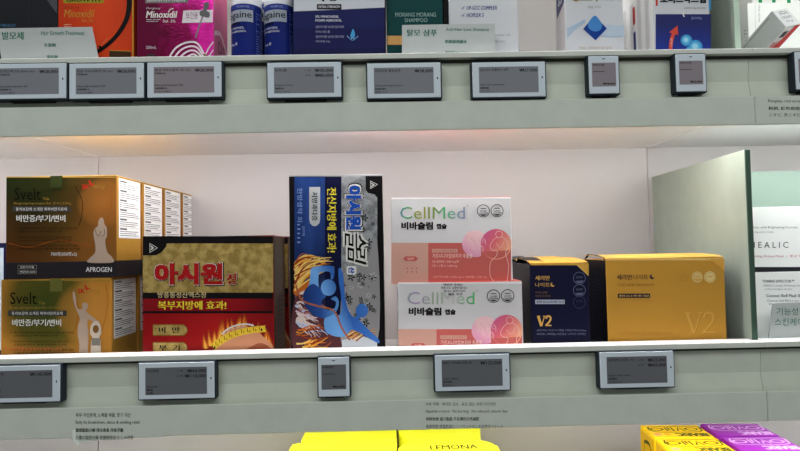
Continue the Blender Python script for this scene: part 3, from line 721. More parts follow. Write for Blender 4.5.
def cellmed(label, x0, ytop, x1, Y, base, ex, ey, sc, ir, H=None):
    """printed layout measured on the upper box, scaled by sc about its top left corner at (ex, ey)"""
    c = Carton('diet_capsule_box', label, 'box', x0, ytop, x1, Y, .07, base, cell_w, coral, 'pink and white capsule boxes', H=H)
    F = lambda x, y: (ex+(x-391)*sc, ey+(y-197)*sc)
    A = Art(c.b, lambda x, y, h: c.pt(*F(x, y), h))
    A.rect(391.4, 197.3, 510.8, 198.6, M(236, 232, 232, .3), 1)  # bright upper edge: LED light painted onto the front
    A.rect(391.3, 242.6, 428.2, 284, peach, 1); A.rect(428.2, 242.6, 511, 284, coral, 1)
    A.text('CellMed', 400, 206.5, 465, 218.6, ir, 3, .0)
    A.ring(467.3, 205.6, 1, .35, M(150, 160, 150, .4), 3)
    A.text('비바슬림', 401.3, 221.5, 433, 229.5, cblk, 3, .05); A.text('캡슐', 436.3, 223.3, 446.8, 228.7, cblk, 3, .05)
    badge(A, 483.3, 210.6, 6.1, cblk, cell_w); badge(A, 497, 210.4, 6.1, cblk, cell_w)
    A.disc(475.5, 243.5, 13.4, orb2, 2, n=40); A.disc(496, 244, 15.3, orb, 3, n=40)
    A.poly([(481, 243), (511, 243), (511, 262), (481, 262)], coral, 2)
    A.disc(496, 244, 14.4, coral, 3.5, n=20, a0=.42, a1=math.pi-.42)
    # line drawings: a branch and a figure
    for k in range(7):
        bx, by = 468+k*2.6, 236+((k*37) % 11)
        A.ring(bx, by+3, 1.5+k % 2, .3, line_w, 4)
        A.stroke([(466, 232), (bx, by), (bx+2, by+7)], .3, line_w, 4)
    A.stroke([(497, 231), (495.5, 234), (497.5, 237), (501, 236.5), (502.5, 233.5), (500, 231), (497, 231)], .45, line_w, 5)
    A.stroke([(497.5, 237), (493.5, 239.5), (490, 246), (492.5, 250), (497, 251), (496, 256), (490.5, 262), (490, 275), (494, 281)], .45, line_w, 5)
    A.stroke([(501, 236.5), (506, 239.5), (508, 246), (505.5, 252), (507, 259), (508.5, 266), (507, 281)], .45, line_w, 5)
    A.stroke([(496, 243), (500, 247), (503, 244), (504, 240)], .35, line_w, 5)
    A.rect(432, 248.6, 457.5, 252.2, peach, 2); A.text('HIGH SLIM EXPERT', 433.2, 249.4, 456.3, 251.4, coral, 3, .01)
    A.text('가르시니아캄보지아 추출물', 432.2, 253.2, 472.3, 257.8, M(246, 214, 206, .4), 4, .008)
    A.text('1일 섭취량 1,500 mg(정', 432.2, 260, 458.5, 262.8, M(246, 204, 196, .4), 2); A.text('1정 = 1회 X 1,000 mg', 432.2, 264.2, 457, 267, M(246, 204, 196, .4), 2)
    A.text('건강기능식품 (1,000 mg X 120캡슐) 1,200 mg', 433, 275.4, 486.5, 278, M(240, 180, 172, .4), 2)
    A.poly([(405.5, 256), (415.5, 256), (418.2, 258.4), (415.5, 260.8), (405.5, 260.8), (402.8, 258.4)], coral, 2, False)
    A.text('SLIM', 407.5, 257.3, 413.5, 259.6, line_w, 3)
    for y in (250.3, 264.2): A.rect(401.5, y, 419.5, y+.5, M(214, 150, 138, .4), 2)
    for k in range(4):
        for y in (268, 271.6): A.disc(403+k*4.5, y, .8, coral if k else peach, 2, n=10)
    c.done()
    return c, F
low_c, F = cellmed('pink and white capsule box underneath, with a clear seal of small print', 398, 282, 522.3, .0265, MID, 398, 282, 1.034, irid2)
# transparent seal hanging over the front edge of the lower box
q = B(); Aq = Art(q, lambda x, y, h: (lambda p: (p[0], p[1]-.0006, p[2]))(low_c.pt(x, y, h)))
for k, (t, a, b) in enumerate((('개봉한 후에는', 443, 463), ('반품 또는 교환이 불가능', 441, 467), ('합니다. 봉인스티커', 444, 465), ('훼손 주의', 448, 462))):
    Aq.text(t, a, 283.4+k*3.2, b, 285.8+k*3.2, cblk, 1, .02)
q.build('clear_seal', low_c.root)['label'] = 'clear seal with four lines of small black print'
up_c, _ = cellmed('pink and white capsule box on top of another like it', 391, 197.3, 511.2, .031, MID+low_c.H+.0004, 391, 197.3, 1.0, irid)

# --- navy and gold night boxes
navy = M(26, 26, 50, .3); navy_side = M(16, 16, 26, .35); gold = M(206, 158, 68, .38); goldt = M(216, 168, 88, .4); goldd = M(140, 108, 58, .4)
gold_o = M(190, 140, 56, .42); gold_hi = M(230, 190, 112, .35); gold_line = M(178, 128, 50, .4); grey_t = M(120, 122, 146, .4)
def moon(A, cx, cy, r, m, l):
    p0 = math.radians(-38); ix, iy, ri = cx+.57*r*math.cos(p0), cy+.57*r*math.sin(p0), .8*r
    pts = [(cx+r*math.cos(t), cy+r*math.sin(t)) for t in [p0+math.radians(53+254*k/18) for k in range(19)]]
    pts += [(ix+ri*math.cos(t), iy+ri*math.sin(t)) for t in [p0+math.radians(268-176*k/14) for k in range(15)]]
    A.poly(pts, m, l)
def big_v2(A, x0, y0, x1, y1, m, l, wd):
    w_ = (x1-x0); vx = x0+w_*.56
    A.stroke([(x0+w_*.08, y0), (x0+w_*.30, y1)], wd, m, l, False)
    A.stroke([(x0+w_*.52, y0), (x0+w_*.32, y1)], wd*.4, m, l, False)
    A.rect(x0, y0-wd*.1, x0+w_*.22, y0+wd*.25, m, l); A.rect(x0+w_*.42, y0-wd*.1, x0+w_*.60, y0+wd*.25, m, l)
    a, b = x0+w_*.58, x1
    A.stroke([(a+.1*(b-a), y0+(y1-y0)*.28), (a+.3*(b-a), y0+(y1-y0)*.03), (a+.75*(b-a), y0+(y1-y0)*.06), (a+.85*(b-a), y0+(y1-y0)*.34), (a+.5*(b-a), y0+(y1-y0)*.68), (a+.05*(b-a), y1-wd*.2)], wd*.75, m, l)
    A.rect(a, y1-wd*.5, b, y1, m, l)
def lid(c, mat, lift, yb, dark, fw_=.018):
    """tuck lid standing slightly open: hinged at the back, its front edge tucked"""
    c.flap.bm.free(); f = B()
    W, D, H = c.W/2, c.D/2, c.H
    pr = [(-D+.0004, H), (-D+.0004, H+.0007), (-D+.012, H+.0016+lift*.3), (D*.2, H+.0016+lift*.8), (D-.0005, H+.0010+lift), (D-.0005, H+.0004+lift), (D*.2, H+.0010+lift*.8), (-D+.012, H+.0010+lift*.3)]
    f.extr(pr, -W+.0003, W-.0003, mat)
    c.flap = f
    # dust flap curling up out of the left side
    g = B()
    pr = [(-D+.004, H-.001), (-D+.008, H+.0018), (0, H+.0012+lift), (D*.6, H+.0022+lift), (D-.004, H-.001)]
    pl = [(-W-.0004, y, z) for y, z in pr]+[(-W+fw_, y, z+.0005) for y, z in pr]
    g.tris(pl, [(i, i+1, 5+i+1, 5+i) for i in range(4)], dark)
    return g
def v2navy(label, Y, first):
    c = Carton('night_diet_box', label, 'box', 530.2, 263.2, 588.7, .03, .078, MID, navy, gold, 'navy and gold night diet boxes', side=navy_side)
    A = c.art
    A.rect(530.4, 263.2, 588.5, 265.2, gold, 1)
    A.poly([(575.5, 264), (588.6, 264), (588.6, 276)], gold, 2); A.stroke([(576.5, 264.6), (588.4, 275.6)], .5, gold_hi, 3, False)
    A.text('세리번', 535.2, 275.6, 549.4, 280.4, goldt, 2, .022); A.text('나이트', 535.2, 282.6, 549.8, 287, goldt, 2); moon(A, 552.6, 284.6, 2.1, goldt, 2)
    A.text('지긋한 깊은밤', 535.3, 291.4, 547.5, 293.4, goldd, 2, .01); A.text('나만의 다이어트', 535.3, 295, 550.5, 297, goldd, 2, .01)
    A.rect(535.2, 299.7, 564.6, 304, M(176, 180, 196, .4), 2); A.text('체지방 감소 & 숙면 케어 기능성', 536.4, 300.7, 563.4, 303.1, navy, 3, .03)
    for k, cy in enumerate((278.2, 290.4, 302.2)):
        m = M(96, 100, 128, .4) if k < 2 else M(58, 60, 86, .4)
        A.ring(579.3, cy, 6.0, .6, m, 2)
        if k < 2:
            A.disc(579.3, cy, 5, m, 2, n=18, a0=.45, a1=math.pi-.45)
        A.text('GMP', 576, cy-2, 582.6, cy+.2, m, 3)
    big_v2(A, 537, 316, 551.4, 326, goldt, 2, 2.4)
    A.text('글루타치온·가르시니아 추출물 수면건강 테아닌 600mg', 536.8, 329.2, 586, 331.6, grey_t, 2); A.text('비타민B1, 비타민B6, 아연 함유, 나이아신, 판토텐산', 536.8, 332.8, 586, 335.2, grey_t, 2)
    Sl = c.side(-1); Sl.lines(.2, .28, .85, .82, 16, M(60, 62, 86, .4), 1, .4, 5)
    g = lid(c, gold, .0042, .5, navy_side)
    c.done(); g.build('dust_flap', c.root)['label'] = 'dark flap curling out beside the lid'
    return c
n1 = v2navy('navy box with gold lid in front, between pink and yellow-gold boxes', .03, True)
dup(n1.root, (n1.o.x+.003, n1.o.y+.082, n1.o.z), 'navy and gold box standing behind the front navy box')
c = Carton('large_night_diet_box', 'wide yellow-gold box with a moon and three medals', 'box', 606.2, 258.2, 724.6, .03, .078, MID, gold_o, M(212, 164, 74, .4), side=navy_side)
A = c.art
A.rect(606.5, 258, 724.2, 260.3, gold_hi, 1)
A.stroke([(706.5, 258.6), (724, 273)], .5, gold_line, 2, False); A.poly([(709, 258.6), (724.3, 258.6), (724.3, 271)], M(212, 160, 72, .38), 2); A.stroke([(712, 260.5), (723.8, 269.5)], .4, gold_line, 3, False)
A.text('세리번', 616.7, 274.4, 631.6, 280, navy, 2, .022); A.text('나이트', 633.3, 274.4, 648, 279.6, navy, 2); moon(A, 652.3, 276.6, 2.5, navy, 2)
A.text('지긋한 깊은밤 나만의 다이어트', 617.2, 283.4, 654.6, 286.3, M(110, 76, 34, .4), 2, .01)
A.rect(617.8, 293.6, 650, 297.8, navy, 2); A.text('체지방 감소 & 숙면 케어 기능성', 619, 294.6, 648.8, 296.9, gold_hi, 3, .02)
for k, (x, r) in enumerate(((684.2, 4.7), (697.2, 5.5), (709.8, 5.7))):
    m = (M(186, 138, 54, .35), M(228, 198, 132, .3, .2), M(232, 206, 140, .3, .2))[k]
    A.disc(x, 277, r, m, 2); A.ring(x, 277, r*.78, .4, gold_line, 3)
    A.text('GMP', x-r*.5, 275.6, x+r*.5, 277.4, gold_line, 3)
    if k == 1: A.disc(x, 277, r*.7, M(214, 168, 84, .35), 2.5, n=16, a0=.3, a1=math.pi-.3)
big_v2(A, 684.5, 312.5, 715, 333, M(204, 156, 72, .35), 2, 3.0)
big_v2(A, 685.3, 313, 715.6, 333.5, M(170, 122, 46, .4), 1, 3.0)  # offset darker copy: shade of the embossing put into the print
A.text('글루타치온·가르시니아 추출물, 수면건강 테아닌, 비타민B6', 619, 331.8, 671, 334.6, gold_line, 2)
g = lid(c, M(212, 164, 74, .4), .003, .5, navy_side, .003)
Sl = c.side(-1); Sl.lines(.2, .2, .85, .86, 20, M(48, 50, 72, .4), 1, .4, 6)
c.done(); g.build('dust_flap', c.root)['label'] = 'dark flap showing beside the lid'

# --- dark edged carton at the far left, in the left bay
c = Carton('folded_carton', 'white carton with navy edges, at the far left behind the amber boxes', 'box', -60, 243.5, 6.5, .10, .08, MID, navy_m, navy_m)
c.art.rect(-58, 248, 3.6, 350, M(176, 190, 206, .4), 1); c.art.lines(-50, 256, -6, 330, 12, M(90, 110, 140, .5), 2, .4, 3)
c.done()

# ------------------------------------------------------------------ right bay, middle shelf: masks and a sign card
wbox = M(236, 236, 238, .4, 0, True); gtxt = M(96, 98, 108, .5); rtxt = M(196, 84, 104, .5)
low = Carton('mask_sheet_box', 'lower white mask box behind the sign card', 'box', 752, 270.5, 880, .044, .10, MID, wbox, M(40, 40, 46, .4), 'white mask sheet boxes')
low.art.text('TONING EFFECTOR™', 762, 279.6, 794, 282.6, gtxt, 2, .03)
low.art.text('HEALIC is unique Whitening Complex', 763.5, 284.6, 806, 287, gtxt, 2); low.art.text('to clear and brighten skin tone.', 764.5, 288.2, 792, 290.2, gtxt, 2)
low.art.text('Coconut Shell Mask Sheet', 766, 294, 806, 297.2, gtxt, 2, .03)
low.art.text('Coconut shell fibre is eco natural', 767, 299.4, 808, 301.6, gtxt, 2); low.art.text('sheet.', 768.5, 302.8, 776, 304.8, gtxt, 2)
low.done()
upb = Carton('mask_sheet_box', 'upper white mask box with dark bottom edge and spaced lettering', 'box', 748, 206, 880, .046, .10, MID+low.H+.0004, wbox, M(232, 234, 234, .4), 'white mask sheet boxes')
A = upb.art
A.rect(748.3, 267, 879, 271.5, M(44, 44, 50, .4), 1)
A.text('Preparation with Brightening Formula', 733+9, 226.2, 797.5, 229, gtxt, 2, .01); A.text('Skin firming active mask', 744, 231.2, 773.5, 233, gtxt, 2)
A.text('H E A L I C', 750, 242, 788, 247.8, M(60, 62, 72, .4), 2, -.012)
A.text('Toning Active Mask  |  토닝 액티브 마스크', 750.6, 254.6, 822, 257.8, rtxt, 2, .01)
upb.done()

green_t = M(34, 112, 86, .5); card_m = M(186, 190, 189, .4)
def card(label, pts, Y, base, lean, texts, corner=0.0):
    """printed card in a bent acrylic foot, leaning by lean radians"""
    xs = [p[0] for p in pts]; c0 = at((min(xs)+max(xs))/2, max(p[1] for p in pts), Y)
    r = thing('sign_card', label, 'sign', (c0.x, Y, base), 0, 'printed category cards')
    q = B()
    def pt(px, py, h):
        d = at(px, py, 1-DIST); dx, dz = d.x, d.z-Z0          # per metre of depth
        t = (Z0+dz*(DIST+Y)-base)/(math.cos(lean)+dz*math.sin(lean)); sd = DIST+Y-t*math.sin(lean)
        return (dx*sd-c0.x, -t*math.sin(lean)-h-.0006, t*math.cos(lean))
    A = Art(q, pt)
    bot = at(400, 400, Y).z
    P = list(pts)
    vs = [pt(x, y, 0) for x, y in P]+[pt(x, y, -.0012) for x, y in P]; n = len(P)
    q.tris(vs, list(tessellate_polygon([[Vector((x, y, 0)) for x, y in P]])), card_m)
    q.tris(vs, [(i, (i+1) % n, n+(i+1) % n, n+i) for i in range(n)]+[tuple(range(2*n-1, n-1, -1))], card_m)
    for t in texts: A.text(*t)
    q.build('card', r)
    z = at(xs[0], pts[-1][1], Y).z-base
    x0 = pt(pts[-1][0], pts[-1][1], 0)[0]; x1 = pt(pts[-2][0], pts[-2][1], 0)[0]
    q = B(); q.box(x0, x1, -.0012, .018, 0, .0012, card_m, .0003); q.build('foot', r)
card('white card with green Korean lettering and Hair Growth Treatment, far left', [(-3, 28.6), (92, 27), (104, 84), (6, 87)], .034, UP, .2,
     [('발모제', 2.5, 32, 24, 40, green_t, 2, .02), ('Hair Growth Treatment', 41.5, 31, 84.5, 35.4, green_t, 2, .008), ('生髮劑', 44.6, 43.5, 56, 47.2, green_t, 2, .03), ('発毛剤', 47.2, 55.3, 58, 59, green_t, 2, .03)])
card('white card with green lettering Anti-Hair Loss Shampoo, before the teal box', [(402, 25.2), (495, 23.6), (494, 80), (402, 82)], .0275, UP, .03,
     [('탈모 샴푸', 406.8, 29.6, 437, 36.6, green_t, 2, .02), ('Anti-Hair Loss Shampoo', 445.6, 28, 489, 32.2, green_t, 2, .008), ('防脫髮洗髮水', 445.2, 40, 467, 43.6, green_t, 2, .03), ('抜け毛シャンプー', 445.2, 50.6, 467, 54.4, green_t, 2, .02)])
card('rounded white card with green Korean lettering, right edge of the photo', [(768, 342), (772.2, 306.5), (773.5, 304.2), (776.5, 303.2), (830, 301.4), (830, 372), (764, 374)], .028, MID, .04,
     [('기능성', 776, 307.4, 797.5, 315.2, green_t, 2, .01), ('스킨케어', 774, 318, 803.5, 325.6, green_t, 2, .01)])

# ------------------------------------------------------------------ upper shelf: hair products
HT = .175
k_m = M(36, 37, 41, .4)
c = Carton('hair_tonic_box', 'black box with fine grey corner lines behind the left card', 'box', -40, 40, 57.6, .038, .06, UP, k_m, k_m, H=HT)
for k in range(7): c.art.stroke([(42+k*2.2, -8), (57, 12.5-k*2.4)], .45, M(120, 122, 130, .4), 1, False)
c.art.stroke([(28.5, -10), (28.5, 28)], .4, M(52, 54, 60, .4), 1, False)
c.art.text('5% MINOX', -6, 24, 16, 27, M(70, 120, 160, .4), 1)
c.done()

org = nodemat('orange_print', lambda nt, p: nt.links.new(ramp(nt, gen(nt)[1][0], [(0, c4(186, 54, 24)), (.6, c4(206, 68, 32)), (1, c4(180, 54, 24))]), p.inputs['Base Color']), .32)
c = Carton('hair_solution_box', 'orange box with a black swoosh behind the left card', 'box', 58, 40, 133.6, .038, .06, UP, org, org, H=HT, side=M(170, 64, 30, .35))
A = c.art; og = M(180, 140, 52, .35, .3)
A.rect(63.5, -4, 103.5, 3.2, M(150, 140, 40, .35), 1); A.text('GROWTH', 66, -3, 100, 2, blk, 2, .03)
A.text('Dongsung', 64, 6, 79, 9.4, M(120, 60, 22, .4), 1); A.text('Minoxidil', 64, 9.5, 94.5, 17.6, og, 1, .005, 0, .2); A.text('Sol. 5%', 82, 19, 93, 22, og, 1)
A.lines(64, 24.2, 72, 28, 2, M(226, 170, 140, .4), 1, .4)
A.stroke([(128, -20), (129.5, 0), (127, 18), (118, 34), (106, 46), (94, 54), (82, 60)], lambda t: 5.6-2.8*t, blk, 2)
A.stroke([(99, 46), (101, 48.5), (97, 50.5)], 2, blk, 3)
A.poly([(109.5, 50.5), (131, 51), (131, 60), (109.5, 60)], M(58, 40, 24, .35), 3); A.stroke([(109.5, 50.6), (131, 51.4)], .7, og, 4, False)
A.rect(132.4, 0, 133.6, 60, og, 2)
A.stroke([(95, 52), (108, 38)], .4, M(226, 130, 80, .4), 1, False)
c.done()

def foil(nt, p):
    g, s = gen(nt)
    t = nn(nt, 'ShaderNodeTexNoise'); t.inputs['Scale'].default_value = 4; t.inputs['Detail'].default_value = 2
    nt.links.new(g, t.inputs['Vector'])
    nt.links.new(ramp(nt, mth(nt, 'ADD', mth(nt, 'MULTIPLY', t.outputs[0], .6), mth(nt, 'MULTIPLY', s[0], .36)), [(.3, c4(104, 8, 52)), (.5, c4(150, 12, 88)), (.68, c4(236, 40, 170))]), p.inputs['Base Color'])  # foil highlights put into the colour, dark left to bright right
    tc = nn(nt, 'ShaderNodeTexCoord'); n2 = nn(nt, 'ShaderNodeTexNoise'); n2.inputs['Scale'].default_value = 420; n2.inputs['Detail'].default_value = 3
    nt.links.new(tc.outputs['Object'], n2.inputs['Vector'])
    bump(nt, p, 1, .35, .0008, n2.outputs[0])
mag = nodemat('magenta_foil', foil, .22, .55)
c = Carton('hair_solution_carton', 'magenta foil box with a grey dropper picture', 'box', 137.2, 40, 213.6, .038, .06, UP, mag, mag, H=HT, side=M(206, 96, 142, .4))
A = c.art; sil = M(204, 200, 206, .35)
A.rect(137.2, -30, 158.5, 62, M(92, 12, 48, .35), 1)
A.poly([(145.5, -4), (188, -4), (188, 2.8), (145.5, 3.2)], M(120, 118, 116, .35), 2); A.text('GROWTH TREAT', 147, -3, 186, 1.8, sil, 3, .02)
A.text('Dongsung', 146.4, 7.2, 160.5, 9.8, sil, 2, .01, 0, .2); A.text('Minoxidil', 146, 10.8, 177.5, 18.2, txt_white, 2, .025, 0, .2)
A.stroke([(168.5, 12), (170.5, 9.4), (173.5, 8.6)], .8, txt_white, 2)
A.lines(146.4, 19.4, 161, 23, 2, sil, 2, .3); A.text('Sol. 3%', 163, 19.6, 175.5, 22.6, txt_white, 2, .01)
A.poly([(183.5, 10.6), (212.8, 9.8), (212.8, 22.4), (182, 23)], M(216, 208, 214, .4), 2)
A.text('보건용', 186, 12, 198, 19, M(120, 50, 90, .4), 3)
A.poly([(204, 4), (206.5, 2.2), (209, 3.4), (208.6, 7), (206.5, 10.5), (209.8, 13), (209, 17.6), (204.5, 17), (200.2, 15.6), (200, 11.6), (203.4, 9.4)], M(96, 98, 100, .35), 4, True)
A.stroke([(203, 16), (199, 27), (195.6, 38)], 1.5, M(130, 124, 130, .3), 3, False)
A.text('200mL', 146, 46, 156.5, 49, sil, 2)
for k in range(4):
    A.stroke([(168+k*5, 60), (176+k*4.4, 48+k*2.6), (188+k*2, 42.4+k*4.0), (198, 44+k*4.4), (206-k*2, 58)], 1.7, M(220, 214, 220, .35), 3+k*.2)
A.stroke([(205, 56), (209, 48), (213.4, 42)], 1.4, sil, 3); A.stroke([(208, 58), (213.4, 50)], 1.2, sil, 3, False)
A.disc(200, 58.5, 10, M(96, 78, 40, .4), 3.1, 5); A.disc(151, 58, 5.6, M(60, 44, 50, .4), 2, 4.6)
Sd = c.side(); Sd.text('DS', .3, .62, .8, .70, M(96, 60, 80, .4), 1); Sd.text('DS', .3, .9, .8, .97, M(96, 60, 80, .4), 1)
Sd.stroke([(.05, .6), (.5, .56), (.95, .66)], .03, M(236, 190, 210, .4), 1)
c.done()

# --- spray cans
can_b = M(24, 36, 104, .28); can_w = M(214, 214, 222, .3); can_g = M(150, 156, 168, .35)
def can_at(px, Y, label):
    p = at(px, 40, Y)
    return p
def spray(label, px, Y):
    R = .0178; p = at(px, 40, Y)
    r = thing('spray_can', label, 'spray can', (p.x, Y+R, UP), 0, 'blue and white foam spray cans')
    q = B(); zt = at(px, 3.4, Y).z-UP
    q.lathe([(R-.0012, 0), (R-.0003, .0012), (R, .003), (R, zt), (R, zt+.0012), (R, .118)], can_b, {4: can_w, 3: can_w})
    def cyl(x, y, h):
        a = (x-px)*1.0/15.4; a = max(-2.6, min(2.6, a)); z = at(px, y, Y).z-UP
        rr = R+.0001+h
        return (rr*math.sin(a), -rr*math.cos(a), z)
    A = Art(q, cyl)
    A.rect(px-24, 4.2, px+12, 8.4, M(46, 60, 138, .3), 1, n=12)
    A.text('FOAM 5%', px-6, 5.2, px+6, 7.4, M(150, 156, 200, .4), 2)
    A.rect(px-24.5, 9.4, px+10, 21.4, can_g, 1, n=14)
    A.text('Rogaine', px-23.6, 10.6, px+8.4, 19.8, M(34, 36, 46, .4), 3, .012)
    A.rect(px-20, 22.4, px-3, 24.2, M(18, 20, 40, .35), 2, n=6)
    A.text("MEN'S MINOXIDIL", px-20, 26.5, px+1, 28.6, can_w, 2, .01); A.text('FOAM AEROSOL', px-20, 30, px+3, 32, can_w, 2, .01)
    A.text('60 g 폼', px-16, 42, px-6, 45, can_w, 2, .02)
    A.lines(px+13, 9, px+22, 54, 18, M(90, 104, 170, .4), 1, .35, 8)
    q.build('can_body', r)
    q = B(); q.lathe([(R-.0004, .118), (R+.0001, .1185), (R-.001, .126), (R-.004, .132), (R-.006, .134)], can_w); q.build('cap', r)
    q = B(); q.lathe([(.004, .134), (.004, .142), (.003, .143)], can_w, seg=16); q.build('nozzle', r)
    return r
spray('blue foam spray can just right of the magenta box', 243.2, .034)
spray('blue foam spray can touching the navy box', 277, .036)
spray('blue foam spray can half hidden behind the other two', 260.5, .078)

c = Carton('hair_foam_box', 'navy and white box with a blue flame drop', 'box', 293.5, 40, 386, .032, .07, UP, M(30, 34, 82, .32), can_w, H=HT, side=M(18, 20, 44, .35))
A = c.art
A.poly([(293.8, -40), (385.4, -40), (385.4, 7.4), (340, 9.6), (293.8, 11.4)], M(196, 198, 206, .35), 1)
A.rect(293.8, 48.6, 385.4, 56, M(26, 28, 64, .32), 1)
A.rect(293.8, 28, 385.4, 48.6, M(28, 30, 74, .32), .5)
A.rect(384.6, -30, 386, 56, M(20, 20, 30, .35), 2)
A.text('pg', 322, -8, 337, 1.8, blk, 2, .03)
A.rect(317, 4.2, 341.5, 9.6, blk, 2); A.text('EXTRA STRENGTH', 318.6, 5.6, 340, 8.2, can_w, 3, .02)
A.text('5% MINOXIDIL', 315.5, 15.4, 339, 17.9, can_w, 2, .015); A.text('FOAM AEROSOL', 315.5, 19.2, 342, 21.7, can_w, 2, .015)
for k, t in enumerate(('일반의약품 남성형 탈모치료', '미녹시딜 폼', '일반의약품 남성형 탈모치료', '에어로졸 60g')):
    A.text(t, 315.8, 25.6+k*4.9, 344 if k % 2 == 0 else 330, 28.2+k*4.9, M(160, 162, 190, .4), 2, .01)
A.poly([(353, 29), (354.8, 33), (354.6, 37), (352.4, 38.6), (350.4, 36.6), (351, 33.4)], M(70, 150, 200, .35), 2, True)
for a in range(6):
    t = math.radians(20+a*28); A.disc(352.6+5.4*math.cos(t), 35.2+3.6*math.sin(t), .55, M(160, 180, 210, .35), 2, n=8)
A.stroke([(347.6, 36.6), (352.5, 40.4), (357.6, 36.6)], .6, M(90, 150, 200, .35), 2)
c.done()

teal = M(16, 62, 62, .35)
c = Carton('shampoo_box', 'dark teal shampoo box with an orange band behind the second card', 'box', 387.2, 40, 443.8, .040, .055, UP, teal, teal, H=HT, side=M(24, 24, 26, .35))
A = c.art; A.text('MORANG MORANG', 395.3, 12.6, 436, 16.8, M(150, 176, 172, .4), 2); A.text('SHAMPOO', 404.6, 18.2, 427.5, 22.2, M(150, 176, 172, .4), 2)
A.rect(387.4, 35.8, 443.6, 44.8, M(216, 164, 100, .4), 1)
c.done()
c = Carton('dark_shampoo_carton', 'black carton edge showing between the teal and white boxes', 'box', 444.2, 40, 449.6, .045, .05, UP, M(22, 20, 24, .4), blk, H=HT); c.done()

wh = M(202, 203, 208, .4)
c = Carton('hair_loss_shampoo_box', 'plain white box with two blue check marks', 'box', 450, 40, 519, .040, .075, UP, wh, wh, H=HT)
A = c.art; bt_ = M(44, 58, 128, .4)
for k, (t, x1) in enumerate((('UP-GCC COMPLEX', 497.5), ('HOPLEX S', 484))):
    y = 6.6+k*7.2
    A.stroke([(461.4, y+1.2), (462.4, y+2.8), (464.4, y-.2)], .7, bt_, 2, False); A.text(t, 466.5, y-.8, x1, y+3.4, bt_, 2, .025, 0, .2)
A.text('The power of', 481, 33.6, 510.5, 37, M(150, 150, 156, .4), 2); A.text('shampoo', 484, 39.6, 505, 43.4, M(150, 150, 156, .4), 2)
A.stroke([(519.0, -20), (519.0, 54)], .5, M(170, 172, 176, .4), 1, False)
c.done()

c = Carton('hair_capsule_box', 'white box with a blue diamond and waves', 'box', 566.2, 40, 624.6, .032, .038, UP, wh, wh, H=HT, side=M(196, 190, 190, .4))
A = c.art; wv = M(182, 196, 212, .4)
A.text('판토모나', 572.5, -8, 598.5, 1.8, M(140, 104, 60, .4), 2, .06); A.text('비오틴', 604, -3, 613, .8, M(150, 150, 156, .4), 2)
A.text('캡슐 30정', 587.5, 5.8, 600.5, 8.2, M(130, 128, 130, .4), 2)
A.poly([(567, 28), (575, 24), (584, 19), (586, 20), (578, 26), (567, 39)], wv, 1, False); A.poly([(607, 24), (616, 25.5), (624.2, 25), (624.2, 36), (612, 37), (601, 35.5)], wv, 1, False)
for k in range(3): A.stroke([(567, 30+k*3), (575, 26+k*2), (585, 20+k)], .4, M(120, 160, 200, .4), 2)
A.stroke([(600, 36), (612, 37), (624, 36)], .5, M(120, 160, 200, .4), 2)
dm = nodemat('blue_diamond_print', lambda nt, p: (lambda g: nt.links.new(ramp(nt, mth(nt, 'ADD', g[0], mth(nt, 'MULTIPLY', g[2], .2)), [(.35, c4(26, 66, 140)), (.6, c4(50, 108, 180)), (.75, c4(20, 40, 110))]), p.inputs['Base Color']))(gen(nt)[1]), .3)
A.poly([(594.6, 15.8), (606.8, 28.6), (595.4, 40.6), (583, 29)], M(24, 58, 134, .3), 3)
A.poly([(594.6, 15.8), (600, 21), (602, 26), (600, 30), (596, 31.6), (591, 30.4), (588, 27), (588.6, 22.4)], M(66, 128, 192, .3), 4, True)
A.text('여성, 스트레스성 탈모', 579, 46.6, 612, 49.4, M(176, 140, 96, .4), 2, .01)
Sl = c.side(-1)
Sl.poly([(.15, 0), (.98, 0), (.98, .44), (.15, .49)], M(62, 64, 96, .4), 1); Sl.text('BIOTIN', .35, .2, .75, .42, wh, 2, .01, 270)
c.done()

c = Carton('hair_vitamin_box', 'white box with a blue panel, red arrow and pale blue balls', 'box', 655.2, 40, 711.4, .032, .095, UP, M(200, 201, 206, .4), wh, H=HT)
A = c.art
A.text('로비드락스캡', 660, -6, 706, 3.6, M(28, 28, 40, .4), 2, .06); A.rect(655.6, -10, 657.6, 6, M(190, 50, 44, .4), 2); A.rect(708.6, -10, 710.8, 10, M(60, 140, 196, .4), 2)
A.text('(비타민 B6·비오틴)', 684, 7, 706, 9.6, M(70, 70, 80, .4), 2)
bp = nodemat('blue_panel_print', lambda nt, p: nt.links.new(ramp(nt, gen(nt)[1][2], [(.0, c4(26, 40, 120)), (.2, c4(34, 52, 140)), (.4, c4(34, 40, 96))]), p.inputs['Base Color']), .35)
A.rect(655.6, 14.2, 710.9, 56, bp, 1)
A.text('갈아먹는', 691, 16.8, 702, 19.6, M(150, 160, 204, .4), 2, .01)
A.stroke([(683.5, 11.6), (683, 14), (684, 17)], 1.2, txt_white, 3)
ar_ = M(206, 74, 58, .4)
A.stroke([(670.6, 56), (670.6, 46), (672, 38), (674.6, 31)], 3.6, ar_, 3); A.poly([(669, 32.5), (677.4, 25.6), (678.2, 35.2)], ar_, 3)
A.text('HAIR', 670.2, 38, 672.4, 47, M(230, 170, 160, .4), 4, 0, 270)
for cx, cy, r in ((686.2, 40.4, 5.8), (695.4, 47, 7), (690.4, 52, 6)):
    for k, (f, m) in enumerate(((1, M(58, 140, 196, .35)), (.72, M(92, 172, 212, .35)), (.4, M(150, 206, 226, .35)))): A.disc(cx-.3*k, cy-.2*k, r*f, m, 3+k*.4+r*.01)
Sl = c.side(-1); Sl.rect(.005, .0, .995, 1, M(236, 237, 240, .45, 0, True), .5)
for k in range(4): Sl.lines(.06+k*.235, .33, .06+k*.235+.13, .74, 26, M(120, 122, 130, .5), 1, .3, 20+k)
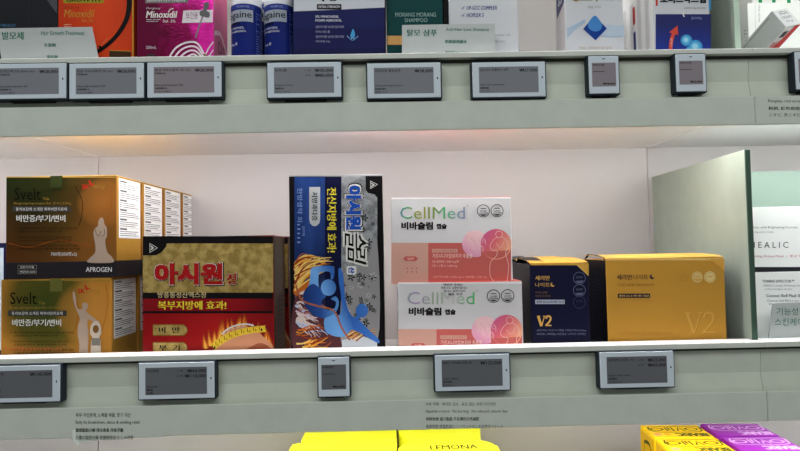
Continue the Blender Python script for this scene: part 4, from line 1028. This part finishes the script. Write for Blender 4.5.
Sl.rect(.40, .36, .47, .485, M(196, 62, 58, .4), 3); Sl.rect(.40, .54, .47, .72, M(44, 52, 120, .4), 3)
c.done()

# --- right bay on the upper shelf
c = Carton('acne_cream_carton', 'white upright carton leaning place right of the green divider, top shelf', 'box', 748, 2.6, 779, .165, .05, UP, M(216, 218, 216, .4), wh)
c.root['label'] = 'white upright carton right of the green divider on the top shelf'
A = c.art; gg = M(120, 122, 124, .5)
A.text('PAIR ACNE', 758.2, 5, 760, 22, gg, 2, 0, 90); A.rect(755, 3, 755.5, 54, M(180, 182, 182, .4), 1)
A.text('3', 749.8, 42, 752, 47, M(60, 60, 64, .4), 2); A.lines(755.5, 40, 757, 48, 4, rtxt, 2, .4)
A.lines(744, 30, 746, 50, 6, gg, 2)
c.done()
# the tipped carton
tip = M(212, 214, 214, .4)
ax = Vector((.023, .0059, .006)).normalized(); cx_ = Vector((-.012, .094, -.046)); cx_ = (cx_-ax*cx_.dot(ax)).normalized(); ux = ax.cross(cx_)*-1
if ux.z < 0: ux = -ux
near = at(785.5, 27.5, .029)                       # its nearest corner
W, Hh, L = .0235, .027, .138
far = near+cx_*L
L = L+(far.z-UP)/abs(cx_.z) if far.z > UP else L-(UP-far.z)/abs(cx_.z)
r = thing('tipped_cream_carton', 'white and red carton tipped over beside the upright white carton', 'box', (near.x, near.y+.05, UP), 0)
o3 = near-r.location
def pt3(a, u, c): return o3+ax*a+ux*u+cx_*c
q = B()
vs = [pt3(a, u, c) for c in (0, L) for u in (0, Hh) for a in (0, W)]
q.tris(vs, [(0, 1, 3, 2), (4, 6, 7, 5), (0, 4, 5, 1), (2, 3, 7, 6), (0, 2, 6, 4), (1, 5, 7, 3)], tip)
A = Art(q, lambda u, v, h: pt3(u*W, -h, v*L))      # underside, towards the aisle
A.poly([(.62, 0), (1, 0), (1, .5), (.35, .5)], M(196, 50, 54, .4), 1); A.rect(.16, .05, .5, .12, M(60, 60, 64, .4), 2); A.rect(0, .28, 1, .6, M(190, 44, 50, .4), 1.4); A.text('PAIR', .1, .16, .6, .26, M(196, 50, 54, .4), 2, .02)
A = Art(q, lambda u, v, h: pt3(-h, u*Hh, v*L))     # left side
A.lines(.2, .35, .4, .45, 3, gg, 1); A.rect(.85, .05, .9, .4, M(170, 172, 174, .4), 1)
q.build('carton', r)
q = B()
e = .0004
vs = [pt3(a, u, c) for c in (-.0006, 0) for u in (e, Hh-e) for a in (e, W-e)]
q.tris(vs, [(0, 1, 3, 2), (4, 6, 7, 5), (0, 4, 5, 1), (2, 3, 7, 6), (0, 2, 6, 4), (1, 5, 7, 3)], tip)
A = Art(q, lambda u, v, h: pt3(u*W, Hh*(1-v), -.0006-h)); gk = M(84, 86, 98, .4)
A.text('ACNE', .25, .12, .8, .32, gk, 1, .01, 90); A.text('CREAM', .2, .42, .8, .56, gk, 1, .01); A.text('10 g', .3, .66, .7, .80, gk, 1, .01)
q.build('end_flap', r)
c = Carton('green_striped_carton', 'white carton with green squares, back of the top shelf at right', 'box', 752, -20, 800, .222, .05, UP, M(214, 218, 214, .4), wh)
for x in (758.5, 772, 787): c.art.rect(x, -8, x+3.6, 3, M(30, 130, 84, .4), 1)
c.done()

# ------------------------------------------------------------------ bottom shelf: yellow boxes and sweets
yel = M(250, 236, 40, .35, 0, True); yel2 = M(244, 222, 34, .35, 0, True)
def lemon_carton(label, x0, x1, Y, depth, Ym):
    a = at(x0, 440, Ym); b = at(x1, 440, Ym); top = Z0-.25
    Wd = b.x-a.x
    r = thing('vitamin_carton', label, 'box', ((a.x+b.x)/2, Y+depth/2, LOW), 0, 'plain yellow vitamin cartons')
    q = B(); q.box(-Wd/2, Wd/2, -depth/2, depth/2, 0, top-LOW-.001, yel, .0008, 2)
    A = Art(q, lambda u, v, h: (-Wd/2+u*Wd, -depth/2-h, (top-LOW)*(1-v))); A.text('LEMONA', .2, .3, .8, .45, M(150, 130, 20, .4), 1, .02)
    q.build('carton', r)
    q = B(); q.prism([(-Wd/2+.0003, -depth/2), (Wd/2-.0003, -depth/2), (Wd/2-.0003, depth/2-.0005), (-Wd/2+.007, depth/2-.0005), (-Wd/2+.003, depth/2-.005), (-Wd/2+.0003, depth/2-.014)], top-LOW-.001, top-LOW, yel); q.build('top_flap', r)
    return r
lemon_carton('plain yellow carton in front on the bottom shelf, left of the rounded tub', 292.5, 396.6, .030, .110, .140)
lemon_carton('plain yellow carton behind the front yellow carton on the bottom shelf', 301, 396.6, .150, .101, .150)
def tub(label, x0, x1, Y, depth, Ym):
    a = at(x0, 440, Ym); b = at(x1, 440, Ym); top = Z0-.25
    Wd = b.x-a.x; rr = .03; pts = []
    for cx, cy, t0 in ((Wd/2-rr, depth/2-rr, 0), (-Wd/2+rr, depth/2-rr, 90), (-Wd/2+rr, -depth/2+rr, 180), (Wd/2-rr, -depth/2+rr, 270)):
        for k in range(9): t = math.radians(t0+90*k/8); pts.append((cx+rr*math.cos(t), cy+rr*math.sin(t)))
    r = thing('vitamin_tub', label, 'tub', ((a.x+b.x)/2, Y+depth/2, LOW), 0, 'rounded yellow vitamin tubs')
    q = B(); q.prism([(x*.97, y*.97) for x, y in pts], 0, top-LOW-.022, yel2); q.build('tub_body', r)
    q = B(); q.prism(pts, top-LOW-.022, top-LOW, yel, .004)
    A = Art(q, lambda u, v, h: (-Wd/2+u*Wd, depth/2-v*depth, top-LOW+h)); A.text('LEMONA', .32, .20, .80, .36, M(64, 56, 6, .4), 1, .02)
    q.build('tub_lid', r)
    return r
tub('rounded yellow tub lettered LEMONA, in front on the bottom shelf', 398, 496, .030, .110, .118)
tub('rounded yellow tub behind the lettered yellow tub', 399, 483, .148, .103, .155)

sw_y = M(240, 198, 24, .35); sw_yd = M(214, 166, 16, .4); olive = M(62, 64, 10, .4)
sw_p = M(140, 36, 158, .35); sw_pd = M(52, 14, 66, .35); lil = M(216, 170, 226, .4)
def sweets(name, label, cx, cy, m, side, inkc, group, words):
    Wd, D, H = .074, .052, Z0-.2405-LOW
    r = thing(name, label, 'box', (cx, cy, LOW), math.radians(-4), group)
    q = B(); q.box(-Wd/2, Wd/2, -D/2, D/2, 0, H-.001, m, .0015, 3)
    A = Art(q, lambda u, v, h: (-Wd/2-h, D/2-u*D, H*(1-v))); A.rect(.04, .03, .96, .98, side, 1); A.stroke([(.3, .1), (.7, .1), (.75, .3), (.25, .3)], .03, inkc, 2, True, True)
    A = Art(q, lambda u, v, h: (-Wd/2+u*Wd, -D/2-h, H*(1-v))); A.text(words, .15, .1, .85, .3, inkc, 1, .02)
    q.build('carton', r)
    q = B(); q.box(-Wd/2+.0006, Wd/2-.0006, -D/2+.0004, D/2-.0004, H-.001, H, m, .0004)
    A = Art(q, lambda u, v, h: (-Wd/2+u*Wd, D/2-v*D, H+h))
    # outlined bubble letters, read from the far side
    A.stroke([(.10, .16), (.88, .12), (.95, .34), (.84, .56), (.2, .58), (.06, .38)], .03, inkc, 1, True, True)
    A.ring(.20, .36, .10, .035, inkc, 2); A.ring(.79, .35, .10, .035, inkc, 2)
    A.stroke([(.36, .22), (.36, .50), (.47, .50), (.47, .22), (.41, .22), (.41, .40)], .03, inkc, 2, False); A.stroke([(.53, .50), (.59, .22), (.65, .50), (.62, .36), (.56, .36)], .03, inkc, 2, False)
    A.text(words, .42, .66, .95, .92, inkc if side is sw_yd else lil, 1, .06, 180)
    if side is sw_yd:
        A.disc(.12, .76, .07, M(220, 140, 120, .4), 1, .09); A.disc(.28, .76, .06, M(236, 160, 30, .4), 1, .09)
    q.build('top_flap', r)
    return r
ys = sweets('vitamin_sweets_box', 'yellow sweets box in front on the bottom shelf, right', .3570, .066, sw_y, sw_yd, olive, 'yellow and purple sweets boxes', 'BEARIC')
dup(ys, (.3605, .1205, LOW), 'yellow sweets box behind the front yellow sweets box')
ps = sweets('vitamin_sweets_box', 'purple sweets box in front on the bottom shelf, far right', .4370, .066, sw_p, sw_pd, lil, 'yellow and purple sweets boxes', 'BEARIC')
dup(ps, (.4405, .1205, LOW), 'purple sweets box behind the front purple sweets box')
